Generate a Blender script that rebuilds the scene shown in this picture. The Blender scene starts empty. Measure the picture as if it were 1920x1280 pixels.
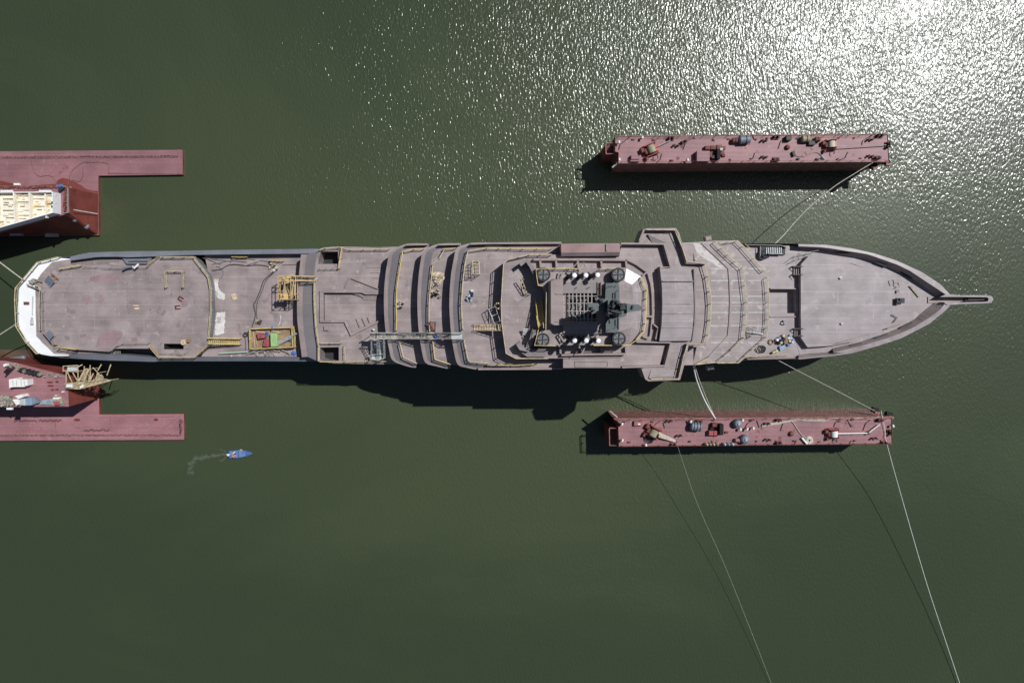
import bpy, bmesh, math, random
from mathutils import Vector, Matrix
from mathutils.geometry import tessellate_polygon

random.seed(7)
scene = bpy.context.scene
COL = scene.collection

# ---------------------------------------------------------------- camera, light, exposure
F_PX, H_CAM, TILT = 1280.0, 138.0, math.atan(85.0 / 1280.0)
cam_data = bpy.data.cameras.new('camera')
cam = bpy.data.objects.new('camera', cam_data)
COL.objects.link(cam)
cam_data.sensor_width = 36.0
cam_data.lens = 36.0 * F_PX / 1920.0
cam_data.clip_start = 1.0
cam_data.clip_end = 6000.0
cam.location = (0, 0, H_CAM)
cam.rotation_euler = (-TILT, 0, 0)
scene.camera = cam

SUN_EL, SUN_AZ = math.radians(55.0), math.radians(35.0)      # azimuth counted from +X towards +Y
sun_dir = Vector((math.cos(SUN_EL) * math.cos(SUN_AZ), math.cos(SUN_EL) * math.sin(SUN_AZ), math.sin(SUN_EL)))
sun_data = bpy.data.lights.new('sun', 'SUN')
sun_data.energy = 5.0
sun_data.angle = math.radians(0.53)
sun_data.color = (1.0, 0.99, 0.975)
sun = bpy.data.objects.new('sun', sun_data)
COL.objects.link(sun)
sun.location = (0, 0, 200)
sun.rotation_euler = (-sun_dir).to_track_quat('-Z', 'Y').to_euler()

world = bpy.data.worlds.new('World')
scene.world = world
world.use_nodes = True
wn = world.node_tree
bg = wn.nodes['Background']
sky = wn.nodes.new('ShaderNodeTexSky')
sky.sky_type = 'NISHITA'
sky.sun_disc = False
sky.sun_elevation = SUN_EL
sky.sun_rotation = math.pi / 2 - SUN_AZ
wn.links.new(sky.outputs[0], bg.inputs[0])
bg.inputs[1].default_value = 0.05

scene.view_settings.view_transform = 'Standard'
scene.view_settings.look = 'None'
scene.view_settings.gamma = 1.0
scene.view_settings.use_curve_mapping = False
scene.view_settings.exposure = -0.28

# ---------------------------------------------------------------- geometry of the survey: a photo point at a known height
CT, ST = math.cos(-TILT), math.sin(-TILT)
def P(px, py, z=0.0):
    x, y, w = (px - 960.0) / F_PX, (640.0 - py) / F_PX, -1.0
    d = Vector((x, y * CT - w * ST, y * ST + w * CT))
    t = (z - H_CAM) / d.z
    return Vector((d.x * t, d.y * t, z))
def PL(pts, z):
    return [P(p[0], p[1], z) for p in pts]
def crop(x0, y0, s):                        # points read off an enlarged piece of the photo
    return lambda pts: [(x0 + X / s, y0 + Y / s) for X, Y in pts]
c1, c2, c3 = crop(0, 440, 4.922), crop(300, 440, 4.922), crop(580, 440, 4.922)
c4, c5 = crop(840, 420, 4.267), crop(1080, 420, 4.267)
c6, c7 = crop(1280, 430, 4.741), crop(1560, 440, 4.922)
g1, g2, g3, g4 = crop(980, 470, 11.64), crop(980, 570, 11.64), crop(1100, 470, 11.64), crop(1100, 570, 11.64)

# ---------------------------------------------------------------- materials
def nd(nt, t, **kw):
    n = nt.nodes.new(t)
    for k, v in kw.items():
        setattr(n, k, v)
    return n
def mat(name, col, rough=0.6, spec=0.4, metal=0.0, blotch=0.12, bscale=0.35, fine=0.06, seam=None, stain=None, bump=0.0, streak=0.0):
    """procedural paint: large blotches, fine grain, optional weld seams (w, h, lighten) and stains (colour, scale, threshold)"""
    m = bpy.data.materials.new(name)
    m.use_nodes = True
    nt = m.node_tree
    b = nt.nodes['Principled BSDF']
    b.inputs['Roughness'].default_value = rough
    b.inputs['Specular IOR Level'].default_value = spec
    b.inputs['Metallic'].default_value = metal
    tc = nd(nt, 'ShaderNodeTexCoord')
    co = tc.outputs['Object']
    L = nt.links.new
    def mixc(a, bcol, fac, mode='MIX'):
        mx = nd(nt, 'ShaderNodeMix', data_type='RGBA', blend_type=mode)
        for sock, val in ((mx.inputs[0], fac), (mx.inputs[6], a), (mx.inputs[7], bcol)):
            if hasattr(val, 'links'):
                L(val, sock)
            elif isinstance(val, (int, float)):
                sock.default_value = val
            else:
                sock.default_value = (*val, 1.0)
        return mx.outputs[2]
    def noise(scale, detail=4.0, r=0.55):
        n = nd(nt, 'ShaderNodeTexNoise')
        n.inputs['Scale'].default_value = scale
        n.inputs['Detail'].default_value = detail
        n.inputs['Roughness'].default_value = r
        L(co, n.inputs['Vector'])
        return n.outputs['Fac']
    def ramp(fac, lo, hi, a=0.0, c=1.0):
        r = nd(nt, 'ShaderNodeMapRange', clamp=True)
        r.inputs[1].default_value, r.inputs[2].default_value = lo, hi
        r.inputs[3].default_value, r.inputs[4].default_value = a, c
        L(fac, r.inputs[0])
        return r.outputs[0]
    dark = tuple(x * (1 - blotch * 1.6) for x in col)
    light = tuple(min(1, x * (1 + blotch * 1.4)) for x in col)
    c = mixc(dark, light, ramp(noise(bscale), 0.3, 0.7))
    if fine:
        g = ramp(noise(5.0, 3.0, 0.7), 0.25, 0.75, 1 - fine * 2, 1 + fine * 2)
        cc = nd(nt, 'ShaderNodeVectorMath', operation='SCALE')
        L(c, cc.inputs[0]); L(g, cc.inputs[3])
        c = cc.outputs[0]
    if streak:
        mp = nd(nt, 'ShaderNodeMapping')
        mp.inputs['Scale'].default_value = (0.09, 1.3, 1.0)
        L(co, mp.inputs['Vector'])
        n2 = nd(nt, 'ShaderNodeTexNoise')
        n2.inputs['Scale'].default_value = 1.0
        n2.inputs['Detail'].default_value = 6.0
        n2.inputs['Roughness'].default_value = 0.7
        L(mp.outputs[0], n2.inputs['Vector'])
        g2 = ramp(n2.outputs['Fac'], 0.3, 0.7, 1 - streak, 1 + streak)
        sc = nd(nt, 'ShaderNodeVectorMath', operation='SCALE')
        L(c, sc.inputs[0]); L(g2, sc.inputs[3])
        c = sc.outputs[0]
    if seam:
        w, h, amt = seam
        br = nd(nt, 'ShaderNodeTexBrick')
        br.inputs['Scale'].default_value = 1.0
        br.inputs['Brick Width'].default_value = w
        br.inputs['Row Height'].default_value = h
        br.inputs['Mortar Size'].default_value = 0.05
        br.inputs['Mortar Smooth'].default_value = 0.6
        br.inputs['Color1'].default_value = (0, 0, 0, 1)
        br.inputs['Color2'].default_value = (0, 0, 0, 1)
        br.inputs['Mortar'].default_value = (1, 1, 1, 1)
        L(co, br.inputs['Vector'])
        f = nd(nt, 'ShaderNodeMath', operation='MULTIPLY')
        L(br.outputs['Color'], f.inputs[0]); L(ramp(noise(0.25, 2), 0.35, 0.65, 0.25, abs(amt)), f.inputs[1])
        c = mixc(c, tuple(min(1, x * 1.9) for x in col) if amt > 0 else tuple(x * 0.35 for x in col), f.outputs[0])
    if stain:
        for scol, ssc, th in stain:
            c = mixc(c, scol, ramp(noise(ssc, 5.0, 0.6), th, th + 0.06, 0, 0.75))
    L(c, b.inputs['Base Color'])
    if bump:
        bp = nd(nt, 'ShaderNodeBump')
        bp.inputs['Distance'].default_value = bump
        L(noise(1.5, 3), bp.inputs['Height'])
        L(bp.outputs[0], b.inputs['Normal'])
    return m

M = {}
M['deck'] = mat('deck_primer', (0.288, 0.238, 0.236), 0.48, 0.4, blotch=0.15, bscale=0.28, streak=0.12, seam=(9.0, 2.6, 0.4), stain=[((0.39, 0.34, 0.33), 0.7, 0.61), ((0.20, 0.163, 0.16), 0.4, 0.61), ((0.17, 0.13, 0.12), 1.4, 0.70), ((0.40, 0.36, 0.345), 2.6, 0.69)])
M['fore'] = mat('foredeck_primer', (0.292, 0.255, 0.262), 0.42, 0.45, streak=0.10, seam=(13.0, 2.4, 0.7), stain=[((0.38, 0.34, 0.34), 0.5, 0.60), ((0.24, 0.20, 0.205), 0.35, 0.61), ((0.42, 0.38, 0.37), 2.2, 0.68)])
M['patchy'] = mat('patched_primer', (0.275, 0.235, 0.235), 0.45, 0.4, streak=0.08, seam=(30.0, 2.6, 0.8), stain=[((0.43, 0.385, 0.37), 0.8, 0.58), ((0.45, 0.41, 0.40), 2.0, 0.64), ((0.20, 0.16, 0.155), 0.6, 0.66)])
M['lip'] = mat('lip_primer', (0.285, 0.235, 0.225), 0.5, 0.35, seam=(4.0, 50.0, 0.3))
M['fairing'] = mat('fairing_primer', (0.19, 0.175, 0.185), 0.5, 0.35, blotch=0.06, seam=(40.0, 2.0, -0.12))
M['side'] = mat('side_primer', (0.23, 0.2, 0.2), 0.5, 0.35, seam=(6.0, 2.2, 0.25))
M['pink'] = mat('pink_primer', (0.30, 0.19, 0.19), 0.5, 0.35)
M['hull'] = mat('hull_grey_paint', (0.17, 0.18, 0.21), 0.45, 0.4, blotch=0.1, seam=(12.0, 3.0, 0.15))
M['wall'] = mat('grey_wall_paint', (0.16, 0.165, 0.175), 0.5, 0.35, blotch=0.06)
M['white'] = mat('white_paint', (0.82, 0.83, 0.84), 0.4, 0.4, blotch=0.03, fine=0.01)
M['wpatch'] = mat('blotchy_white', (0.52, 0.495, 0.475), 0.45, 0.4, blotch=0.18, bscale=0.8, stain=[((0.3, 0.26, 0.255), 0.8, 0.53)])
M['mast'] = mat('mast_grey_green', (0.095, 0.115, 0.115), 0.5, 0.4, blotch=0.08, seam=(2.0, 1.5, -0.3))
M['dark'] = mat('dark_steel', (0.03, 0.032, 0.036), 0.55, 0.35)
M['black'] = mat('black_rubber', (0.014, 0.014, 0.016), 0.75, 0.3)
M['cream_pipe'] = mat('cap_white', (0.8, 0.82, 0.86), 0.45, 0.4, blotch=0.04)
M['yellow'] = mat('yellow_paint', (0.58, 0.45, 0.17), 0.5, 0.4, blotch=0.15, bscale=1.5)
M['paley'] = mat('faded_yellow_paint', (0.50, 0.43, 0.27), 0.55, 0.4, blotch=0.2, bscale=1.5)
M['tan'] = mat('tan_scaffold_paint', (0.60, 0.41, 0.18), 0.55, 0.4, blotch=0.18, bscale=1.5)
M['galv'] = mat('galvanised_steel', (0.46, 0.49, 0.49), 0.45, 0.5, metal=0.25, blotch=0.15, bscale=1.5)
M['rail'] = mat('rail_primer', (0.33, 0.30, 0.28), 0.55, 0.35)
M['red2'] = mat('faded_dock_red', (0.30, 0.147, 0.162), 0.5, 0.4, blotch=0.12, bscale=0.2, streak=0.12, seam=(18.0, 1.6, 0.3), stain=[((0.22, 0.075, 0.065), 0.22, 0.66), ((0.35, 0.22, 0.225), 0.6, 0.63), ((0.18, 0.075, 0.07), 1.6, 0.68)])
M['chain'] = mat('dark_red_chain', (0.175, 0.088, 0.09), 0.7, 0.3)
M['pipegrey'] = mat('pipe_grey', (0.30, 0.34, 0.37), 0.5, 0.4, blotch=0.2, bscale=2.0)
M['red'] = mat('dock_red_paint', (0.245, 0.125, 0.137), 0.5, 0.4, blotch=0.12, bscale=0.2, streak=0.12, seam=(18.0, 1.6, 0.3), stain=[((0.20, 0.06, 0.05), 0.22, 0.66), ((0.30, 0.19, 0.195), 0.6, 0.63), ((0.15, 0.06, 0.055), 1.6, 0.68)])
M['redwall'] = mat('dock_red_wall', (0.21, 0.052, 0.042), 0.55, 0.35, blotch=0.2, seam=(3.0, 2.4, -0.25), stain=[((0.10, 0.03, 0.025), 0.5, 0.62)])
M['barge'] = mat('barge_deck_paint', (0.262, 0.132, 0.143), 0.52, 0.4, blotch=0.12, bscale=0.3, seam=(8.0, 0.8, 0.35), streak=0.16, stain=[((0.16, 0.055, 0.045), 0.6, 0.63), ((0.33, 0.21, 0.215), 0.9, 0.62), ((0.11, 0.045, 0.04), 1.8, 0.68)], bump=0.006)
M['bargeside'] = mat('barge_side_paint', (0.30, 0.13, 0.12), 0.55, 0.35, blotch=0.3, bscale=0.9, seam=(0.9, 40.0, 0.45), stain=[((0.16, 0.09, 0.075), 1.3, 0.54), ((0.42, 0.29, 0.27), 2.2, 0.63)])
M['mred'] = mat('winch_red_paint', (0.37, 0.085, 0.08), 0.45, 0.45, blotch=0.15, bscale=1.5)
M['mrust'] = mat('rusty_machinery', (0.17, 0.062, 0.048), 0.65, 0.3, blotch=0.3, bscale=1.5)
M['rope'] = mat('rope_fibre', (0.50, 0.46, 0.39), 0.85, 0.2, blotch=0.15, bscale=2.0)
M['greyrope'] = mat('grey_rope_fibre', (0.36, 0.36, 0.34), 0.85, 0.2, blotch=0.15, bscale=2.0)
M['hose'] = mat('hose_rubber', (0.06, 0.055, 0.055), 0.6, 0.35)
M['tank'] = mat('blue_grey_tank', (0.17, 0.20, 0.25), 0.45, 0.4, blotch=0.15, bscale=1.0)
M['khaki'] = mat('khaki_drum', (0.30, 0.28, 0.19), 0.6, 0.35, blotch=0.2, bscale=1.5)
M['blue'] = mat('blue_paint', (0.07, 0.16, 0.42), 0.45, 0.4, blotch=0.15, bscale=1.5)
M['boatblue'] = mat('boat_blue_paint', (0.06, 0.13, 0.33), 0.45, 0.4, blotch=0.15, bscale=1.5)
M['boatin'] = mat('boat_inner_blue', (0.13, 0.21, 0.42), 0.5, 0.4, blotch=0.15, bscale=1.5)
M['green'] = mat('pale_green_paint', (0.30, 0.46, 0.20), 0.5, 0.4, blotch=0.12, bscale=1.5)
M['crate'] = mat('crimson_crate', (0.36, 0.085, 0.10), 0.55, 0.35, blotch=0.2, bscale=1.5)
M['wood'] = mat('weathered_plywood', (0.27, 0.185, 0.115), 0.75, 0.25, blotch=0.22, bscale=0.8, seam=(2.4, 1.2, -0.4))
M['palewood'] = mat('pale_timber', (0.55, 0.43, 0.30), 0.7, 0.25, blotch=0.15, bscale=1.5)
M['cream'] = mat('cream_primer', (0.80, 0.74, 0.62), 0.6, 0.3, blotch=0.10, bscale=0.6, stain=[((0.60, 0.43, 0.20), 0.55, 0.57), ((0.8, 0.78, 0.72), 0.7, 0.60)])
M['tarp'] = mat('tan_tarpaulin', (0.50, 0.42, 0.31), 0.8, 0.25, blotch=0.22, bscale=1.5)
M['lblue'] = mat('pale_blue_paint', (0.24, 0.33, 0.45), 0.5, 0.35, blotch=0.12, bscale=1.0)
M['lgrey'] = mat('pale_grey_paint', (0.48, 0.50, 0.50), 0.55, 0.35, blotch=0.15, bscale=1.0)
M['scrap'] = mat('scrap_grey', (0.30, 0.27, 0.23), 0.7, 0.3, blotch=0.4, bscale=2.0, stain=[((0.5, 0.48, 0.44), 1.8, 0.58), ((0.12, 0.1, 0.09), 1.5, 0.60)])
M['orange'] = mat('orange_vest', (0.75, 0.20, 0.10), 0.8, 0.2, blotch=0.08, bscale=4)
M['skin'] = mat('skin', (0.42, 0.24, 0.17), 0.6, 0.3, blotch=0.05, bscale=4)
M['navy'] = mat('navy_cloth', (0.03, 0.045, 0.09), 0.85, 0.2, blotch=0.1, bscale=4)
M['whitecloth'] = mat('white_cloth', (0.75, 0.74, 0.72), 0.85, 0.2, blotch=0.05, bscale=4)
M['hair'] = mat('dark_hair', (0.02, 0.015, 0.012), 0.6, 0.3)
M['engine'] = mat('white_engine_cowl', (0.75, 0.76, 0.78), 0.35, 0.45, blotch=0.04)

# ---------------------------------------------------------------- mesh builder
ROOT = {}
class MB:
    def __init__(s):
        s.v, s.f = [], []
    def add(s, vs, fs):
        o = len(s.v)
        s.v += [Vector(p) for p in vs]
        s.f += [tuple(i + o for i in f) for f in fs]
        return s
    def prism(s, top, z0, bottom=True):
        n = len(top)
        vs = list(top) + [Vector((p.x, p.y, z0)) for p in top]
        fs = [tuple(range(n))] + [(i, i + n, (i + 1) % n + n, (i + 1) % n) for i in range(n)]
        if bottom:
            fs.append(tuple(range(2 * n - 1, n - 1, -1)))
        return s.add(vs, fs)
    def frustum(s, top, base):
        n = len(top)
        return s.add(list(top) + list(base), [tuple(range(n))] + [(i, i + n, (i + 1) % n + n, (i + 1) % n) for i in range(n)] + [tuple(range(2 * n - 1, n - 1, -1))])
    def strip(s, a, b, closed=False):
        n = len(a)
        m = n if closed else n - 1
        return s.add(list(a) + list(b), [(i, (i + 1) % n, (i + 1) % n + n, i + n) for i in range(m)])
    def sheet(s, outer, holes=()):
        loops = [list(outer)] + [list(h) for h in holes]
        flat = [p for l in loops for p in l]
        tris = tessellate_polygon([[Vector((p.x, p.y, 0)) for p in l] for l in loops])
        return s.add(flat, [tuple(t) for t in tris])
    def slab(s, outer, z0, holes=(), depth=1.0):
        """solid deck with openings; each opening gets its walls"""
        s.sheet(outer, holes)
        s.strip(outer, [Vector((p.x, p.y, z0)) for p in outer], True)
        for h in holes:
            s.strip(h, [Vector((p.x, p.y, p.z - depth)) for p in h], True)
        return s
    def wall(s, line, h, t, closed=False, down=0.0):
        """upright plate of thickness t that follows a line, with a real top"""
        n = len(line)
        off = []
        for i in range(n):
            a = line[(i - 1) % n] if (closed or i > 0) else line[i]
            b = line[(i + 1) % n] if (closed or i < n - 1) else line[i]
            d = (b - a); d.z = 0
            d = d.normalized() if d.length > 1e-6 else Vector((1, 0, 0))
            off.append(Vector((-d.y, d.x, 0)) * (t / 2))
        up, dn = Vector((0, 0, h)), Vector((0, 0, -down))
        A = [p + o + dn for p, o in zip(line, off)]; B = [p + o + up for p, o in zip(line, off)]
        C_ = [p - o + up for p, o in zip(line, off)]; D = [p - o + dn for p, o in zip(line, off)]
        s.strip(A, B, closed); s.strip(B, C_, closed); s.strip(C_, D, closed)
        if not closed:
            s.add([A[0], B[0], C_[0], D[0]], [(0, 1, 2, 3)]); s.add([A[-1], B[-1], C_[-1], D[-1]], [(0, 1, 2, 3)])
        return s
    def box(s, c, sx, sy, sz, rot=0.0, bev=0.0):
        """box standing on c (its bottom centre); bev chamfers the top edges"""
        R = Matrix.Rotation(rot, 3, 'Z')
        c = Vector(c)
        def ring(dx, dy, z):
            return [c + R @ Vector((x * dx, y * dy, z)) for x, y in ((-.5, -.5), (.5, -.5), (.5, .5), (-.5, .5))]
        rings = [ring(sx, sy, 0), ring(sx, sy, sz - bev)]
        if bev:
            rings.append(ring(sx - 2 * bev, sy - 2 * bev, sz))
        o = [p for r in rings for p in r]
        fs = [(3, 2, 1, 0)]
        for k in range(len(rings) - 1):
            fs += [(k * 4 + i, k * 4 + (i + 1) % 4, k * 4 + 4 + (i + 1) % 4, k * 4 + 4 + i) for i in range(4)]
        k = (len(rings) - 1) * 4
        fs.append((k, k + 1, k + 2, k + 3))
        return s.add(o, fs)
    def tube(s, pts, r, n=6, r2=None):
        pts = [Vector(p) for p in pts]
        m = len(pts)
        vs, fs = [], []
        for i, p in enumerate(pts):
            d = pts[min(i + 1, m - 1)] - pts[max(i - 1, 0)]
            d = d.normalized() if d.length > 1e-9 else Vector((0, 0, 1))
            ref = Vector((0, 0, 1)) if abs(d.z) < 0.9 else Vector((1, 0, 0))
            u = d.cross(ref).normalized(); w = d.cross(u)
            rr = r if r2 is None else r + (r2 - r) * i / (m - 1)
            vs += [p + (u * math.cos(2 * math.pi * k / n + math.pi / 4) + w * math.sin(2 * math.pi * k / n + math.pi / 4)) * rr for k in range(n)]
        for i in range(m - 1):
            fs += [(i * n + k, i * n + (k + 1) % n, (i + 1) * n + (k + 1) % n, (i + 1) * n + k) for k in range(n)]
        fs += [tuple(range(n - 1, -1, -1)), tuple(range((m - 1) * n, m * n))]
        return s.add(vs, fs)
    def lathe(s, c, prof, n=20):
        """prof: (radius, height) from bottom to top about a vertical axis at c"""
        c = Vector(c)
        vs = [c + Vector((r * math.cos(2 * math.pi * k / n), r * math.sin(2 * math.pi * k / n), z)) for r, z in prof for k in range(n)]
        fs = []
        for i in range(len(prof) - 1):
            fs += [(i * n + k, i * n + (k + 1) % n, (i + 1) * n + (k + 1) % n, (i + 1) * n + k) for k in range(n)]
        fs += [tuple(range(n - 1, -1, -1)), tuple(range((len(prof) - 1) * n, len(prof) * n))]
        return s.add(vs, fs)
    def hcyl(s, a, b, r, n=16, bulge=0.0):
        """lying cylinder from a to b, optionally with domed ends"""
        a, b = Vector(a), Vector(b)
        d = (b - a).normalized()
        if bulge:
            pts = [a - d * bulge, a - d * bulge * 0.6, a, b, b + d * bulge * 0.6, b + d * bulge]
            rs = [r * 0.35, r * 0.8, r, r, r * 0.8, r * 0.35]
        else:
            pts, rs = [a, b], [r, r]
        ref = Vector((0, 0, 1)) if abs(d.z) < 0.9 else Vector((1, 0, 0))
        u = d.cross(ref).normalized(); w = d.cross(u)
        vs = [p + (u * math.cos(2 * math.pi * k / n) + w * math.sin(2 * math.pi * k / n)) * q for p, q in zip(pts, rs) for k in range(n)]
        fs = []
        m = len(pts)
        for i in range(m - 1):
            fs += [(i * n + k, i * n + (k + 1) % n, (i + 1) * n + (k + 1) % n, (i + 1) * n + k) for k in range(n)]
        fs += [tuple(range(n - 1, -1, -1)), tuple(range((m - 1) * n, m * n))]
        return s.add(vs, fs)
    def torus(s, c, R, r, n=20, k=8, z=0.0):
        c = Vector(c)
        vs = [c + Vector(((R + r * math.cos(2 * math.pi * j / k)) * math.cos(2 * math.pi * i / n), (R + r * math.cos(2 * math.pi * j / k)) * math.sin(2 * math.pi * i / n), z + r * math.sin(2 * math.pi * j / k))) for i in range(n) for j in range(k)]
        fs = [(i * k + j, ((i + 1) % n) * k + j, ((i + 1) % n) * k + (j + 1) % k, i * k + (j + 1) % k) for i in range(n) for j in range(k)]
        return s.add(vs, fs)
    def blob(s, c, rx, ry, rz, seed=0, rough=0.25, n=12, m=6):
        rnd = random.Random(seed)
        c = Vector(c)
        vs = [c + Vector((0, 0, rz))]
        for i in range(1, m):
            a = math.pi / 2 * i / (m - 1)
            for k in range(n):
                q = 1 + rnd.uniform(-rough, rough)
                vs.append(c + Vector((rx * math.sin(a) * math.cos(2 * math.pi * k / n) * q, ry * math.sin(a) * math.sin(2 * math.pi * k / n) * q, max(0, rz * math.cos(a) * q))))
        fs = [(0, 1 + k, 1 + (k + 1) % n) for k in range(n)]
        for i in range(m - 2):
            fs += [(1 + i * n + k, 1 + (i + 1) * n + k, 1 + (i + 1) * n + (k + 1) % n, 1 + i * n + (k + 1) % n) for k in range(n)]
        return s.add(vs, fs)
    def railing(s, line, h=1.1, r=0.055, step=2.0, mid=1, pr=None):
        """posts, top rail and mid rails along foot points; the line gives the top rail"""
        top = [Vector(p) for p in line]
        r *= .8
        if pr: pr *= .8
        s.tube(top, r, 4)
        for k in range(mid):
            s.tube([p - Vector((0, 0, h * (k + 1) / (mid + 1))) for p in top], r * 0.7, 4)
        for a, b in zip(top[:-1], top[1:]):
            L_ = (b - a).length
            q = max(1, int(round(L_ / step)))
            for i in range(q):
                p = a.lerp(b, i / q)
                s.tube([p - Vector((0, 0, h)), p], pr or r * 0.9, 4)
        s.tube([top[-1] - Vector((0, 0, h)), top[-1]], pr or r * 0.9, 4)
        return s
    def stairs(s, a, b, w, steps=12, rail=1.0, r=0.045):
        """open flight from foot a to head b: two strings, treads"""
        a, b = Vector(a), Vector(b)
        d = b - a; d.z = 0
        n = Vector((-d.y, d.x, 0)).normalized() * (w / 2)
        for q in (n, -n):
            s.tube([a + q, b + q], 0.09, 4)
        for i in range(steps):
            c = a.lerp(b, (i + 0.5) / steps)
            ang = math.atan2(d.y, d.x)
            s.box(c - Vector((0, 0, 0.02)), d.length / steps * 0.62, w, 0.04, ang)
        return s
    def build(s, name, m, parent=None, smooth=False):
        me = bpy.data.meshes.new(name)
        if parent is not None:
            o = ROOT[parent.name]
        else:
            xs = [p.x for p in s.v]; ys = [p.y for p in s.v]
            o = Vector(((min(xs) + max(xs)) / 2, (min(ys) + max(ys)) / 2, min(p.z for p in s.v)))
        me.from_pydata([p - o for p in s.v], [], s.f)
        bm = bmesh.new(); bm.from_mesh(me)
        bmesh.ops.recalc_face_normals(bm, faces=bm.faces)
        bm.to_mesh(me); bm.free()
        if smooth:
            for p in me.polygons:
                p.use_smooth = True
        me.materials.append(M[m] if isinstance(m, str) else m)
        ob = bpy.data.objects.new(name, me)
        COL.objects.link(ob)
        if parent is not None:
            ob.parent = parent
        else:
            ob.location = o
        ROOT[ob.name] = o
        return ob
def tag(o, label=None, cat=None, group=None, kind=None):
    if label: o['label'] = label
    if cat: o['category'] = cat
    if group: o['group'] = group
    if kind: o['kind'] = kind
    return o
def thing(name, label, cat, loc, group=None):
    o = bpy.data.objects.new(name, None)
    COL.objects.link(o)
    o.empty_display_size = 0.5
    o.location = loc
    ROOT[o.name] = Vector(loc)
    return tag(o, label, cat, group)
def dup(root, loc, rot=0.0, label=None, scale=None):
    def rec(o, par):
        c = o.copy(); COL.objects.link(c)
        if par is not None: c.parent = par
        for k in kids[o.name]: rec(k, c)
        return c
    kids = {}
    def scan(o):
        kids[o.name] = list(o.children)
        for k in o.children: scan(k)
    scan(root)
    r = rec(root, None)
    r.location = loc; r.rotation_euler = (0, 0, rot)
    if scale: r.scale = (scale,) * 3
    if label: r['label'] = label
    return r
def jag(pts, k=5, amp=1.2, seed=1):
    """torn edge for a worn patch: photo points broken up at random"""
    rnd = random.Random(seed)
    out = []
    for (x0, y0), (x1, y1) in zip(pts, pts[1:] + pts[:1]):
        for i in range(k):
            t = i / k
            j = amp if i else amp * .5
            out.append((x0 + (x1 - x0) * t + rnd.uniform(-j, j), y0 + (y1 - y0) * t + rnd.uniform(-j, j)))
    return out
def resample(pts, n):
    d = [0.0]
    for a, b in zip(pts[:-1], pts[1:]):
        d.append(d[-1] + (b - a).length)
    out, j = [], 0
    for i in range(n):
        t = d[-1] * i / (n - 1)
        while j < len(d) - 2 and d[j + 1] < t: j += 1
        q = (t - d[j]) / max(1e-9, d[j + 1] - d[j])
        out.append(pts[j].lerp(pts[j + 1], q))
    return out
def smooth_line(pts, n):
    """Catmull-Rom through the points"""
    pts = [Vector(p) for p in pts]
    out = []
    m = len(pts)
    for i in range(m - 1):
        p0, p1, p2, p3 = pts[max(0, i - 1)], pts[i], pts[i + 1], pts[min(m - 1, i + 2)]
        for k in range(n):
            t = k / n
            out.append(0.5 * ((2 * p1) + (p2 - p0) * t + (2 * p0 - 5 * p1 + 4 * p2 - p3) * t * t + (3 * p1 - p0 - 3 * p2 + p3) * t ** 3))
    out.append(pts[-1])
    return out

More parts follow.
